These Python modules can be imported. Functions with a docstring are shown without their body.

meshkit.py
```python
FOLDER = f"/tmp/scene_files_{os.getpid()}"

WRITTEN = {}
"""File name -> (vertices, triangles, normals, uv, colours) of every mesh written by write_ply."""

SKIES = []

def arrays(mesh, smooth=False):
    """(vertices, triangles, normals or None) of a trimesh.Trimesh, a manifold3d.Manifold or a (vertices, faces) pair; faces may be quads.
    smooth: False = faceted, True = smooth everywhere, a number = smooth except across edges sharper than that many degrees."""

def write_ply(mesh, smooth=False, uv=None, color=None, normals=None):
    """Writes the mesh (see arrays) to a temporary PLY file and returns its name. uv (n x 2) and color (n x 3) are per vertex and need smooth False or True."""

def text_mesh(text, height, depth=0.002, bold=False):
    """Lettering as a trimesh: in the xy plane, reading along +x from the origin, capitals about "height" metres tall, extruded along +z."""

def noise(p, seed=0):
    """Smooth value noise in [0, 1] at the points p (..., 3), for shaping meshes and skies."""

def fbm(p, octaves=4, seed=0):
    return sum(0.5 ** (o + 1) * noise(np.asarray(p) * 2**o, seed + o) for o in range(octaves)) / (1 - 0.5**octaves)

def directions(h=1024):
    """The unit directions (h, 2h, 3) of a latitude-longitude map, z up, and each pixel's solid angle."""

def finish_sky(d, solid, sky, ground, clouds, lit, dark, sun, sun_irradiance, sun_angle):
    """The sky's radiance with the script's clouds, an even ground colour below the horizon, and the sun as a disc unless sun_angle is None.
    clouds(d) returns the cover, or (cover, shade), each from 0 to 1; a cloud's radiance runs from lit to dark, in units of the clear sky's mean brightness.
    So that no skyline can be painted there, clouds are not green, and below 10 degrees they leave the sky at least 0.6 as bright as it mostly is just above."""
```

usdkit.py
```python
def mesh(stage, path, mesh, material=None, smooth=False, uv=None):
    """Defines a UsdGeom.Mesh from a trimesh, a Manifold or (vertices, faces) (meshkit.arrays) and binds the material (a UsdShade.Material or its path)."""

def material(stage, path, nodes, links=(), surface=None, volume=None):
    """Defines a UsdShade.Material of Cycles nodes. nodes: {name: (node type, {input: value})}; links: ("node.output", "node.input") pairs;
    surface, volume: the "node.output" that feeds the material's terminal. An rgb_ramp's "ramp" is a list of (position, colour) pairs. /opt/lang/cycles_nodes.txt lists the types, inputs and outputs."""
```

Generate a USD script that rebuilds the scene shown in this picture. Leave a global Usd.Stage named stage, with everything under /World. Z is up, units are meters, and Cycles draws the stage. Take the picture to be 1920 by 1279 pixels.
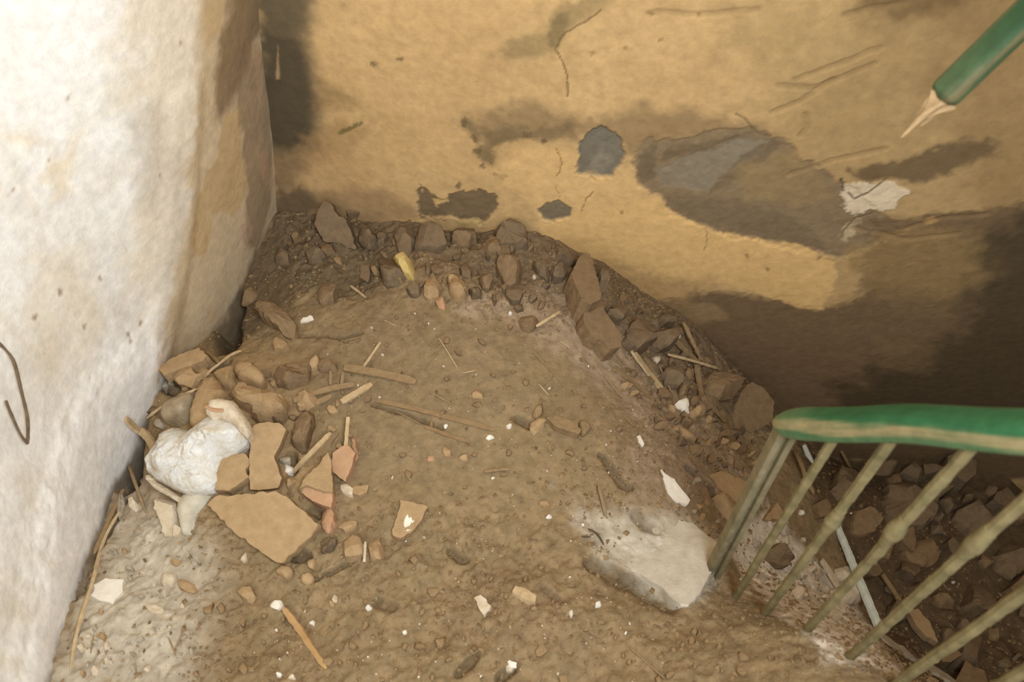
import math, random
import numpy as np, trimesh, usdkit, meshkit
from scipy.interpolate import RBFInterpolator, RegularGridInterpolator, PchipInterpolator
from scipy.ndimage import gaussian_filter
from pxr import Usd, UsdGeom, UsdLux, UsdShade, Sdf, Gf, Vt

stage = Usd.Stage.CreateInMemory()
UsdGeom.SetStageUpAxis(stage, 'Z'); UsdGeom.SetStageMetersPerUnit(stage, 1.0)
UsdGeom.Xform.Define(stage, '/World'); UsdGeom.Scope.Define(stage, '/World/Looks')

# ------------------------------------------------------------------ camera, sky, lights, exposure
PITCH, CAM_H, FOCAL = math.radians(52.16), 1.8, 28.0
cam = UsdGeom.Camera.Define(stage, '/World/camera')
cam.AddTranslateOp().Set(Gf.Vec3d(0, 0, CAM_H)); cam.AddRotateXOp().Set(90 - math.degrees(PITCH))
cam.CreateFocalLengthAttr(FOCAL); cam.CreateHorizontalApertureAttr(36.0); cam.CreateVerticalApertureAttr(36.0 * 1279 / 1920)
cam.CreateClippingRangeAttr(Gf.Vec2f(0.05, 100)); cam.CreateFStopAttr(3.2); cam.CreateFocusDistanceAttr(2.15)
cam.CreateExposureAttr(0.0)

def aim(x, pos, at):
    m = Gf.Matrix4d(1).SetLookAt(Gf.Vec3d(*pos), Gf.Vec3d(*at), Gf.Vec3d(0, 0, 1)).GetInverse()
    x.AddTransformOp().Set(m)
dome = UsdLux.DomeLight.Define(stage, '/World/sky'); dome.CreateIntensityAttr(0.52); dome.CreateColorAttr(Gf.Vec3f(0.88, 1.0, 1.16))
overhead = UsdLux.RectLight.Define(stage, '/World/added_overhead_light'); overhead.CreateWidthAttr(1.2); overhead.CreateHeightAttr(1.1)  # added area light above the camera; no window is built
overhead.CreateIntensityAttr(3.2); overhead.CreateColorAttr(Gf.Vec3f(0.91, 1.0, 1.10)); aim(overhead, (0.5, -0.45, 2.5), (0.3, 1.4, 0.1))
side = UsdLux.RectLight.Define(stage, '/World/added_wall_light'); side.CreateWidthAttr(0.5); side.CreateHeightAttr(0.6)  # added area light aimed at the left wall; no doorway is built
side.CreateIntensityAttr(48.0); side.CreateColorAttr(Gf.Vec3f(0.92, 1.0, 1.09)); aim(side, (0.35, -0.1, 2.25), (-1.0, 0.95, 0.75))

# ------------------------------------------------------------------ geometry of the view and the surfaces of the place
F = FOCAL / 36.0 * 1920
CP, SP = math.cos(PITCH), math.sin(PITCH)
EYE = np.array([0, 0, CAM_H])
def ray(u, v):
    a, b = (np.asarray(u, float) - 960) / F, (639.5 - np.asarray(v, float)) / F
    return np.stack([a, CP + b * SP, -SP + b * CP], -1)
def C(r, g, b):
    x = np.array([r, g, b], float) / 255
    return np.where(x < 0.04045, x / 12.92, ((x + 0.055) / 1.055) ** 2.4)
def sstep(a, b, x):
    t = np.clip((x - a) / (b - a), 0, 1); return t * t * (3 - 2 * t)
def fb(x, y, s, o=4, seed=0):
    return meshkit.fbm(np.stack([np.asarray(x) * s, np.asarray(y) * s, np.zeros_like(np.asarray(x)) + seed * 7.31], -1), o, seed) - 0.5

XL = PchipInterpolator([-1.6, 0.2, 0.6, 0.95, 1.23, 1.42, 1.85, 2.2], [-0.94, -0.965, -0.995, -1.015, -0.955, -0.872, -0.745, -0.66])
def left_x(y, z): return XL(y) + 0.18 * sstep(0.85, 1.75, y) * np.clip(z, 0, 1.3)
def back_y(x, z=0): return 1.712 - 0.177 * x

def hit(u, v, surf):
    """where the line of sight through a point of the photograph meets a surface of the place"""
    d = ray(u, v)
    t = np.linspace(0.6, 4.5, 1600)
    P = EYE + t[:, None] * d
    if surf == 'ground': g = P[:, 2] - ground_z(P[:, 0], P[:, 1])
    elif surf == 'left': g = P[:, 0] - left_x(P[:, 1], P[:, 2])
    else: g = back_y(P[:, 0]) - P[:, 1]
    k = np.nonzero(g < 0)[0]
    k = k[0] if len(k) else len(t) - 1
    if k == 0: return P[0]
    f = g[k - 1] / (g[k - 1] - g[k] + 1e-12)
    return EYE + (t[k - 1] + f * (t[k] - t[k - 1])) * d

# ------------------------------------------------------------------ terrain of the soil heap: (u, v, height); None = against the back wall
TC = [(110,1279,.05),(160,1130,.03),(215,930,.0),(250,860,-.03),(258,800,-.01),(300,700,.06),(400,655,.03),(430,600,-.03),(470,545,.02),(500,450,.06),(518,395,.08),
 (400,800,.12),(500,760,.10),(350,720,.09),(560,700,.10),(500,900,.08),(350,900,.05),(300,950,.02),(490,990,.05),(600,850,.08),
 (700,550,.11),(700,700,.10),(700,850,.075),(800,950,.065),(900,600,.13),(900,750,.10),(960,900,.07),(600,1100,.04),(400,1150,.035),(800,1100,.065),(1000,1100,.085),
 (960,1279,.11),(500,1279,.06),(700,1279,.08),(1200,1279,.16),(1400,1279,.24),(1300,1200,.12),(1450,1180,.18),(1520,1168,.21),(1590,1248,.29),(1650,1279,.33),(250,1200,.04),
 (650,440,.10),(800,425,None),(900,428,None),(1000,432,None),(600,400,None),(900,500,.14),(1050,520,.12),(760,600,.12),
 (1150,510,None),(1220,555,None),(1300,600,None),(1370,680,None),(1450,765,None),(1100,600,.09),(1200,700,-.02),(1300,800,-.16),(1400,850,-.34),(1150,800,.06),(1250,900,.0),
 (1330,950,-.09),(1420,940,-.28),(1200,1000,.035),(1285,1100,.015),(1250,1050,.025),(1340,1020,-.06),(1090,960,.06),
 (1400,1080,-.26),(1450,1060,-.36),(1550,1100,-.5),(1650,1150,-.6),(1750,1150,-.65),(1900,1200,-.7),(1900,1000,-.75),(1700,1000,-.62),(1600,900,-.58),(1750,900,-.75),(1900,880,-.8),
 (1500,900,-.42),(1760,1270,-.62),(1550,860,None)]
pts, hs = [], []
for u, v, z in TC:
    d = ray(u, v)
    if z is None:
        P = hit(u, v, 'back'); pts.append(P[:2]); hs.append(P[2])
    else:
        t = (CAM_H - z) / -d[2]; pts.append(t * d[:2]); hs.append(z)
pts += [(-1, -.4), (0, -.4), (.8, -.4), (-1.05, .2), (0, .1), (.7, .2), (1.9, .3), (1.9, .8), (1.9, 1.4), (1.2, .2), (1.4,-.4)]; hs += [.05, .2, .45, .05, .14, .4, -.6, -.8, -.9, .2, .3]
rbf = RBFInterpolator(np.array(pts), np.array(hs), kernel='linear', smoothing=0.002)
def axis(*segs): return np.unique(np.round(np.concatenate([np.arange(a, b, s) for a, b, s in segs]), 5))
GX = axis((-1.12, 1.5, .0045), (1.5, 1.95, .012)); GY = axis((-1.5, 0.3, .04), (0.3, 1.98, .0045))
cx, cy = np.linspace(-1.15, 2, 160), np.linspace(-1.55, 2, 180)
CX, CY = np.meshgrid(cx, cy, indexing='ij')
cz = gaussian_filter(np.clip(rbf(np.stack([CX.ravel(), CY.ravel()], -1)), -1.0, .6).reshape(CX.shape), 1.0)
GXX, GYY = np.meshgrid(GX, GY, indexing='ij')
base = RegularGridInterpolator((cx, cy), cz, method='linear')(np.stack([GXX.ravel(), GYY.ravel()], -1)).reshape(GXX.shape)
_gz = RegularGridInterpolator((GX, GY), base, bounds_error=False, fill_value=None)
def ground_z(x, y):
    z = _gz(np.stack([np.clip(x, -1.12, 1.94), np.clip(y, -1.5, 1.97)], -1))
    return float(np.ravel(z)[0]) if np.ndim(x) == 0 else z

def to2(P, surf): return {'ground': P[..., [0, 1]], 'left': P[..., [1, 2]], 'back': P[..., [0, 2]]}[surf]
def outline(px, surf): return np.array([to2(hit(u, v, surf), surf) for u, v in px])
def inside(X, Y, poly, w, amp=.008, sc=30, seed=1):
    """soft mask of a patch: 1 within the outline, fading over 2 w, its edge frayed by noise"""
    m = np.zeros(X.shape)
    lo, hi = poly.min(0) - w * 2 - amp * 3, poly.max(0) + w * 2 + amp * 3
    box = (X > lo[0]) & (X < hi[0]) & (Y > lo[1]) & (Y < hi[1])
    if not box.any(): return m
    x, y = X[box], Y[box]
    wx, wy = fb(x, y, sc, 5, seed) + .5 * fb(x, y, sc * 3.5, 3, seed + 20), fb(x, y, sc, 5, seed + 50) + .5 * fb(x, y, sc * 3.5, 3, seed + 70)
    x, y = x + 5 * amp * wx, y + 5 * amp * wy
    d2, ins = np.full(x.shape, 9.0), np.zeros(x.shape, bool)
    for (x0, y0), (x1, y1) in zip(poly, np.roll(poly, -1, 0)):
        ex, ey = x1 - x0, y1 - y0
        t = np.clip(((x - x0) * ex + (y - y0) * ey) / (ex * ex + ey * ey + 1e-12), 0, 1)
        d2 = np.minimum(d2, (x - x0 - t * ex) ** 2 + (y - y0 - t * ey) ** 2)
        ins ^= ((y0 > y) != (y1 > y)) & (x < ex * (y - y0) / (ey + 1e-15 * (ey == 0)) + x0)
    m[box] = sstep(-w, w, np.where(ins, 1, -1) * np.sqrt(d2) + 1.6 * w * wx * (w > .008))
    return m
def along(X, Y, line, r, amp=.004, sc=40, seed=3):
    """soft mask of a band of half-width r along a line"""
    m = np.zeros(X.shape)
    lo, hi = line.min(0) - 3 * r - amp * 2, line.max(0) + 3 * r + amp * 2
    box = (X > lo[0]) & (X < hi[0]) & (Y > lo[1]) & (Y < hi[1])
    x, y = X[box], Y[box]
    x, y = x + 2 * amp * fb(x, y, sc, 4, seed), y + 2 * amp * fb(x, y, sc, 4, seed + 50)
    d2 = np.full(x.shape, 9.0)
    for (x0, y0), (x1, y1) in zip(line[:-1], line[1:]):
        ex, ey = x1 - x0, y1 - y0
        t = np.clip(((x - x0) * ex + (y - y0) * ey) / (ex * ex + ey * ey + 1e-12), 0, 1)
        d2 = np.minimum(d2, (x - x0 - t * ex) ** 2 + (y - y0 - t * ey) ** 2)
    m[box] = 1 - sstep(r * .5, r * 1.5, np.sqrt(d2))
    return m
def lay(col, mask, c):
    return col + (np.asarray(c) - col) * mask[..., None]

# ------------------------------------------------------------------ materials
def mat(name, nodes, links, surface='p.BSDF'):
    return usdkit.material(stage, '/World/Looks/' + name, nodes, links, surface=surface)
def surface_mat(name, bump_scale, bump_dist, mott=(0.78, 1.22), rough=0.95, fine=220):
    """earth and plaster: the colour comes from the surface's own albedo, mottled by noise, with a grainy relief"""
    return mat(name, {
        'a': ('attribute', {'attribute': 'albedo'}), 'g': ('geometry', {}),
        'n': ('noise_texture', {'scale': 38.0, 'detail': 5.0, 'roughness': .62}), 'r': ('map_range', {'from_min': .3, 'from_max': .7, 'to_min': mott[0], 'to_max': mott[1]}),
        'mx': ('vector_math', {'math_type': 'scale'}),
        'b1': ('noise_texture', {'scale': float(bump_scale), 'detail': 6.0, 'roughness': .65}), 'bp': ('bump', {'strength': .8, 'distance': bump_dist}),
        'p': ('principled_bsdf', {'roughness': rough, 'specular_ior_level': .12})},
        [('g.position', 'n.vector'), ('n.fac', 'r.value'), ('a.vector', 'mx.vector1'), ('r.result', 'mx.scale'), ('mx.vector', 'p.base_color'),
         ('g.position', 'b1.vector'), ('b1.fac', 'bp.height'), ('bp.normal', 'p.normal')])
M_SOIL = surface_mat('soil', 90, .006)
M_PLASTER = surface_mat('old_plaster', 60, .0022, (.88, 1.12))
def lump_mat(name, c1, c2, dust=None, amount=.5, scale=45, rough=.92, bump=.003, spec=.15, bscale=120):
    """a solid of two mingled tones with pale brown dust settled on its upper faces"""
    dust = C(150, 124, 92) if dust is None else dust
    return mat(name, {
        'g': ('geometry', {}), 'n': ('noise_texture', {'scale': float(scale), 'detail': 4.0, 'roughness': .6}),
        'rp': ('rgb_ramp', {'ramp': [(.32, tuple(c1)), (.68, tuple(c2))]}),
        'dn': ('noise_texture', {'scale': 60.0, 'detail': 3.0}), 'sx': ('separate_xyz', {}),
        'm1': ('map_range', {'range_type': 'smoothstep', 'from_min': .25, 'from_max': .95, 'to_min': 0.0, 'to_max': float(amount), 'clamp': True}),
        'm2': ('math', {'math_type': 'multiply'}), 'm3': ('map_range', {'from_min': .3, 'from_max': .6, 'to_min': .35, 'to_max': 1.0, 'clamp': True}),
        'mx': ('mix_color', {'b': tuple(dust)}),
        'b1': ('noise_texture', {'scale': float(bscale), 'detail': 5.0, 'roughness': .6}), 'bp': ('bump', {'strength': .7, 'distance': bump}),
        'p': ('principled_bsdf', {'roughness': rough, 'specular_ior_level': spec})},
        [('g.position', 'n.vector'), ('g.position', 'dn.vector'), ('g.position', 'b1.vector'), ('n.fac', 'rp.fac'), ('g.true_normal', 'sx.vector'), ('sx.z', 'm1.value'),
         ('dn.fac', 'm3.value'), ('m1.result', 'm2.value1'), ('m3.result', 'm2.value2'), ('m2.value', 'mx.fac'), ('rp.color', 'mx.a'), ('mx.result', 'p.base_color'),
         ('b1.fac', 'bp.height'), ('bp.normal', 'p.normal')])
M = {
 'tan': lump_mat('tan_plaster', C(150,122,86), C(178,148,108), C(172,142,102), .5),
 'brown': lump_mat('brown_mortar', C(112,90,64), C(142,116,84), C(140,115,84), .6),
 'dark': lump_mat('grey_brown_rubble', C(96,80,60), C(124,103,78), C(130,108,80), .75),
 'pale': lump_mat('pale_plaster', C(196,176,144), C(222,205,178), C(176,150,114), .3),
 'white': lump_mat('white_plaster', C(228,216,194), C(240,232,216), C(200,178,146), .2, bump=.0015),
 'dusty_concrete': lump_mat('dusty_concrete', C(176,162,138), C(208,197,176), C(198,184,160), .4, 28, bump=.002),
 'grey': lump_mat('grey_plaster', C(150,136,114), C(186,172,150), C(170,148,116), .4),
 'brick': lump_mat('orange_brick', C(176,130,96), C(196,152,116), C(170,138,102), .6),
 'yellow': lump_mat('yellow_paint', C(186,158,92), C(206,178,112), C(170,142,98), .3),
 'wood': lump_mat('dusty_old_wood', C(128,104,72), C(156,130,94), C(150,124,90), .5, 70, bump=.002),
 'woodpale': lump_mat('pale_split_wood', C(178,150,108), C(204,178,138), C(170,142,104), .35, 70, bump=.002),
 'woodorange': lump_mat('orange_wood', C(176,136,86), C(194,156,106), C(168,136,94), .35, 70, bump=.002),
 'wooddark': lump_mat('dark_old_wood', C(62,50,36), C(92,76,56), C(110,92,68), .4, 70, bump=.002),
 'wire': lump_mat('rusty_wire', C(92,76,60), C(124,104,80), None, .1, bump=.0005),
 'soilclod': lump_mat('soil_clod', C(124,100,68), C(152,124,88), C(148,122,86), .5, bump=.004),
 'greywhite': lump_mat('grey_white_film', C(188,176,150), C(206,196,174), C(176,154,118), .3, rough=.6, bump=.001),
 'whitewood': lump_mat('white_painted_wood', C(196,204,188), C(224,228,214), C(180,160,126), .25, bump=.001),
}

# ------------------------------------------------------------------ building and naming
used = {}
def numbered(parent, name):
    k = (str(parent), name); n = used.get(k, 0); used[k] = n + 1
    return f'{parent}/{name}' + (f'_{n:03d}' if n else '')
def say(prim, label=None, cat=None, group=None, kind=None):
    for k, t in (('label', label), ('category', cat), ('group', group), ('kind', kind)):
        if t: prim.SetCustomDataByKey(k, t)
def obj(name, mesh, m, parent='/World', smooth=30, label=None, cat=None, group=None, kind=None, at=None):
    v, f = (np.asarray(mesh.vertices), np.asarray(mesh.faces)) if hasattr(mesh, 'vertices') else (np.asarray(mesh[0], float), np.asarray(mesh[1], int))
    o = v[:, :].mean(0) if at is None else np.asarray(at, float)
    if at is None: o = np.array([o[0], o[1], v[:, 2].min()])
    top = parent == '/World'
    p = usdkit.mesh(stage, numbered(parent, name), (v - o if top else v, f), m, smooth=smooth)
    if top: p.AddTranslateOp().Set(Gf.Vec3d(*map(float, o)))
    p.CreateDoubleSidedAttr(True)
    say(p.GetPrim(), label, cat, group, kind)
    return p
def thing(name, label, cat, loc=(0, 0, 0), group=None):
    x = UsdGeom.Xform.Define(stage, numbered('/World', name)); x.AddTranslateOp().Set(Gf.Vec3d(*map(float, loc)))
    say(x.GetPrim(), label, cat, group)
    return str(x.GetPath())
def sheet(name, A, B, pos, keep, col, m, label=None, cat=None, kind=None):
    """a surface over the grid A x B as one mesh with its own albedo"""
    n, k = len(A), len(B)
    idx = np.arange(n * k).reshape(n, k)
    q = np.stack([idx[:-1, :-1], idx[1:, :-1], idx[1:, 1:], idx[:-1, 1:]], -1).reshape(-1, 4)
    kk = keep.ravel()
    q = q[kk[q].all(1)]
    live = np.unique(q); re = np.zeros(n * k, int); re[live] = np.arange(len(live))
    p = usdkit.mesh(stage, '/World/' + name, (pos.reshape(-1, 3)[live], re[q]), m, smooth=True)
    p.CreateDoubleSidedAttr(True)
    UsdGeom.PrimvarsAPI(p).CreatePrimvar('albedo', Sdf.ValueTypeNames.Color3fArray, 'vertex').Set(Vt.Vec3fArray.FromNumpy(np.clip(col.reshape(-1, 3)[live], .01, .95).astype(np.float32)))
    say(p.GetPrim(), label, cat, None, kind)
    return p
# ------------------------------------------------------------------ back wall: ochre distemper over grey-brown plaster
BX, BZ = axis((-.95, 1.5, .004), (1.5, 1.96, .02)), axis((-1.1, -.75, .02), (-.75, 1.02, .004), (1.02, 2.62, .05))
X, Z = np.meshgrid(BX, BZ, indexing='ij')
col = np.zeros(X.shape + (3,)) + C(199,163,111)
rel = .010 * fb(X, Z, 3, 3, 5) + .004 * fb(X, Z, 14, 4, 6) + .0012 * fb(X, Z, 60, 3, 7)
def B(px, c, w=.01, amp=.010, sc=22, k=1.0, seed=1, depth=0.0, rough=0.0):
    global col, rel
    m = inside(X, Z, outline(px, 'back'), w, amp, sc, seed) * k
    col = lay(col, m, c)
    if depth: rel += depth * np.clip(m * 1.5, 0, 1)
    if rough: rel += rough * m * fb(X, Z, 70, 4, seed + 9)
    return m
big = fb(X, Z, 5, 5, 11); fine = fb(X, Z, 25, 4, 12)
col = lay(col, np.clip(.5 + 2.2 * big, 0, 1) * .35, C(176,140,92))
col = lay(col, np.clip(.2 + 2.5 * fine, 0, 1) * .3, C(168,136,92))
col = lay(col, np.clip(-.05 + 3.2 * fb(X - .5 * Z, Z * 1.6 - .3 * X, 11, 5, 13), 0, 1) * .4 * sstep(-.2, .8, X), C(150,120,78))
col = lay(col, np.clip(-.18 + 3 * fb(X, Z, 45, 4, 14), 0, 1) * .35, C(140,110,70))
OL, BR, GR, DK = C(122,102,72), C(128,103,76), C(124,112,94), C(92,78,58)
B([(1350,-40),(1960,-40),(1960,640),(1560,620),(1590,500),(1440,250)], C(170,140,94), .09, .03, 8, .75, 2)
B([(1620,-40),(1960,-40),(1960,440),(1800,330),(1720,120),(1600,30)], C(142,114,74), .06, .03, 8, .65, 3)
B([(1580,-30),(1830,-30),(1800,20),(1700,40),(1610,20)], C(104,82,54), .02, .015, 14, .6, 4)
B([(470,-40),(590,-40),(575,70),(600,150),(600,280),(560,330),(530,380),(500,390),(470,200)], C(92,80,60), .035, .02, 12, .93, 5)
B([(490,60),(560,90),(590,180),(580,270),(530,290),(490,250)], C(78,68,50), .02, .015, 12, .7, 6)
B([(590,140),(680,190),(640,210),(590,200)], C(142,114,74), .02, .015, 16, .6, 7)
B([(560,255),(640,225),(690,240),(650,300),(560,300)], C(156,124,82), .02, .015, 16, .6, 8)
B([(630,248),(650,238),(680,225),(682,232),(655,246),(635,254)], C(104,92,52), .003, .005, 40, .8, 9)
B([(510,285),(700,300),(690,380),(560,390),(505,385)], C(180,142,96), .03, .015, 12, .4, 10)
B([(560,360),(720,355),(800,400),(700,425),(560,420),(505,400)], C(140,112,80), .02, .01, 16, .6, 11)
B([(760,180),(840,60),(930,0),(1000,30),(960,160),(860,260)], C(188,152,102), .06, .03, 9, .5, 12)
B([(960,70),(1045,40),(1100,-30),(1180,-40),(1130,15),(1060,62),(1042,95),(1010,110),(960,112),(920,100)], C(146,122,82), .016, .01, 18, .75, 13)
B([(1030,40),(1075,15),(1062,60),(1044,92),(1030,90)], C(116,98,66), .006, .006, 30, .6, 14)
B([(870,215),(980,190),(1100,215),(1250,200),(1420,230),(1450,262),(1330,290),(1200,300),(1130,260),(1080,255),(1000,275),(940,300),(900,290)], C(144,118,82), .034, .015, 16, .85, 15)
B([(890,240),(1000,235),(1080,235),(1085,262),(990,262),(950,285),(930,315),(905,300)], C(114,95,66), .020, .012, 26, .7, 16)
for i, (u, v, s) in enumerate([(895,285,9),(925,300,8),(905,310,6),(890,260,8),(940,330,10),(985,255,8),(1020,265,7),(870,232,8),(700,118,6),(750,108,6),(860,345,6)]):
    B([(u-s,v-s*.6),(u+s*.3,v-s),(u+s,v),(u+s*.2,v+s),(u-s*.8,v+s*.6)], C(104,86,58), .004, .008, 40, .8, 20+i)
B([(1188,300),(1205,265),(1300,255),(1400,238),(1462,265),(1560,340),(1600,350),(1700,440),(1575,485),(1500,470),(1440,455),(1360,440),(1300,418),(1255,402),(1232,365),(1195,345)], C(134,113,84), .008, .010, 24, .95, 40, .004, .004)
B([(1196,300),(1230,270),(1225,340),(1200,348)], C(108,90,68), .008, .008, 24, .7, 41)
B([(1225,320),(1290,290),(1400,258),(1450,262),(1420,290),(1370,320),(1330,360),(1240,350)], C(136,122,100), .007, .008, 24, .85, 42, .002)
B([(1250,275),(1340,262),(1420,245),(1380,265),(1290,290),(1240,305)], C(112,94,68), .008, .008, 24, .7, 43)
B([(1400,290),(1450,265),(1462,275),(1440,300),(1390,330),(1330,370),(1345,340)], C(112,94,70), .006, .006, 24, .7, 44)
B([(1380,310),(1480,285),(1530,320),(1570,370),(1480,390),(1400,370)], C(150,124,84), .02, .012, 16, .7, 45)
B([(1230,360),(1330,370),(1480,400),(1570,480),(1440,448),(1330,425),(1262,400)], C(118,98,74), .012, .01, 20, .65, 46)
B([(1083,325),(1086,270),(1100,248),(1130,238),(1155,248),(1172,285),(1160,312),(1145,332),(1110,334)], C(118,108,90), .0035, .005, 40, 1., 50, .008, .005)
B([(1100,300),(1130,282),(1150,300),(1130,325),(1100,325)], C(140,128,106), .01, .008, 30, .6, 51)
B([(782,352),(800,358),(815,372),(835,370),(870,355),(925,362),(935,400),(900,418),(840,408),(790,405)], C(108,90,66), .006, .010, 34, .92, 53, .005, .004)
B([(812,375),(835,368),(842,380),(822,388)], C(196,160,104), .003, .006, 40, .9, 54)
B([(845,412),(900,412),(915,422),(860,426)], C(178,150,98), .004, .005, 40, .8, 55)
B([(930,270),(990,262),(1045,275),(1085,300),(1080,335),(1190,318),(1195,345),(1225,370),(1160,420),(1080,430),(1010,420),(1000,380),(950,350),(925,310)], C(216,176,116), .012, .01, 20, .55, 56)
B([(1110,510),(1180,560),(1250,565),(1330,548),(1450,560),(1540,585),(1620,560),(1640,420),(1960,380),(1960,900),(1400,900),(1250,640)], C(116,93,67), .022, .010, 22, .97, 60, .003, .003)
B([(1010,425),(1060,405),(1160,385),(1235,370),(1262,402),(1330,432),(1440,452),(1500,458),(1535,478),(1570,490),(1560,540),(1540,582),(1500,580),(1440,558),(1400,540),(1340,530),(1250,565),(1190,560),(1110,505),(1030,450)], C(212,172,112), .006, .007, 26, .97, 61)
B([(1140,490),(1250,520),(1340,525),(1300,560),(1250,580),(1160,540)], C(160,127,86), .03, .012, 18, .65, 62)
B([(1006,395),(1025,380),(1045,376),(1078,392),(1070,408),(1040,416),(1015,410)], C(122,108,84), .0035, .006, 40, 1., 52, .006, .004)
B([(1250,575),(1340,570),(1370,600),(1300,610)], C(160,130,88), .012, .008, 20, .6, 63)
B([(1580,470),(1700,430),(1840,440),(1900,500),(1780,570),(1640,560)], C(150,122,78), .03, .02, 10, .7, 64)
B([(1640,540),(1800,560),(1780,600),(1660,590)], C(126,102,70), .03, .015, 12, .6, 65)
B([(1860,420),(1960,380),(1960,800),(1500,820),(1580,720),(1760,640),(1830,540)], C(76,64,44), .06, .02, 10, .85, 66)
B([(1640,640),(1760,640),(1740,700),(1640,690)], C(132,108,74), .03, .02, 14, .5, 67)
B([(1600,322),(1680,300),(1780,270),(1880,265),(1870,290),(1780,325),(1700,345),(1630,335)], C(96,78,56), .014, .012, 18, .8, 68)
B([(1576,345),(1640,346),(1680,342),(1697,362),(1680,385),(1640,395),(1600,402),(1580,398),(1584,370)], C(214,192,158), .004, .009, 34, .95, 69, -.003, .005)
B([(1578,430),(1600,415),(1620,412),(1600,440),(1578,460)], C(190,166,128), .004, .009, 34, .8, 70)
B([(1578,415),(1640,410),(1850,400),(1860,425),(1740,430),(1640,425)], C(120,96,68), .012, .010, 20, .6, 71)
B([(1730,415),(1755,410),(1760,420),(1740,425)], C(190,150,92), .006, .006, 30, .7, 72)
B([(517,150),(521,85),(524,148)], C(176,144,104), .003, .002, 30, .8, 73)
B([(500,380),(560,345),(600,380),(560,420),(505,430)], C(92,78,58), .02, .012, 20, .8, 74)
def crack(px, r, c, k=.8, d=.002, seed=3):
    global col, rel
    m = along(X, Z, outline(px, 'back'), r, .004, 60, seed)
    col = lay(col, m * k, c); rel = rel + d * m
crack([(1042,95),(1055,115),(1062,140),(1065,165),(1064,182)], .0022, C(110,84,54))
crack([(1128,18),(1100,40),(1060,62),(1042,92)], .002, C(116,92,60))
crack([(1042,280),(1053,300),(1050,322),(1042,330)], .002, C(150,108,66))
crack([(1112,360),(1098,375),(1090,395)], .002, C(140,104,66))
crack([(1040,345),(1050,370)], .0015, C(150,112,70), .6)
crack([(1323,430),(1327,455),(1320,470)], .002, C(140,108,72), .7)
crack([(1380,212),(1400,225),(1412,245),(1440,258)], .0025, C(120,96,66))
crack([(1578,335),(1580,360)], .003, C(84,70,54), .8)
crack([(1590,362),(1605,374),(1640,350),(1660,335)], .0025, C(104,84,62), .9)
crack([(1580,440),(1605,410),(1640,400)], .0025, C(104,84,62), .8)
for k, px in enumerate([[(1450,210),(1500,190),(1560,150)],[(1490,150),(1560,125),(1650,90)],[(1585,30),(1640,15),(1700,5)],[(1510,215),(1515,240),(1500,255)],[(1215,25),(1250,22),(1310,28),(1420,18)],[(1700,430),(1760,412),(1850,405)],[(1600,430),(1700,450),(1800,440)],[(1460,160),(1530,165),(1640,120)],[(1480,330),(1560,300),(1660,280)]]):
    crack(px, .007, C(142,114,76), .32, .003, 10 + k)
for i, (u, v) in enumerate([(1175,90),(1237,74),(1110,100),(1220,25),(1310,28),(1265,395),(1440,505),(1535,485),(1400,480),(1165,398)]):
    B([(u-4,v-3),(u+3,v-4),(u+5,v+2),(u-2,v+4)], C(134,100,60), .003, .004, 50, .7, 80+i)
Y = back_y(X) + rel
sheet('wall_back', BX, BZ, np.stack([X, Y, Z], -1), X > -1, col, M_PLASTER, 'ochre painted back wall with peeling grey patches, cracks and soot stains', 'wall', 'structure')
BACK_REL = RegularGridInterpolator((BX, BZ), rel, bounds_error=False, fill_value=0)

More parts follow.
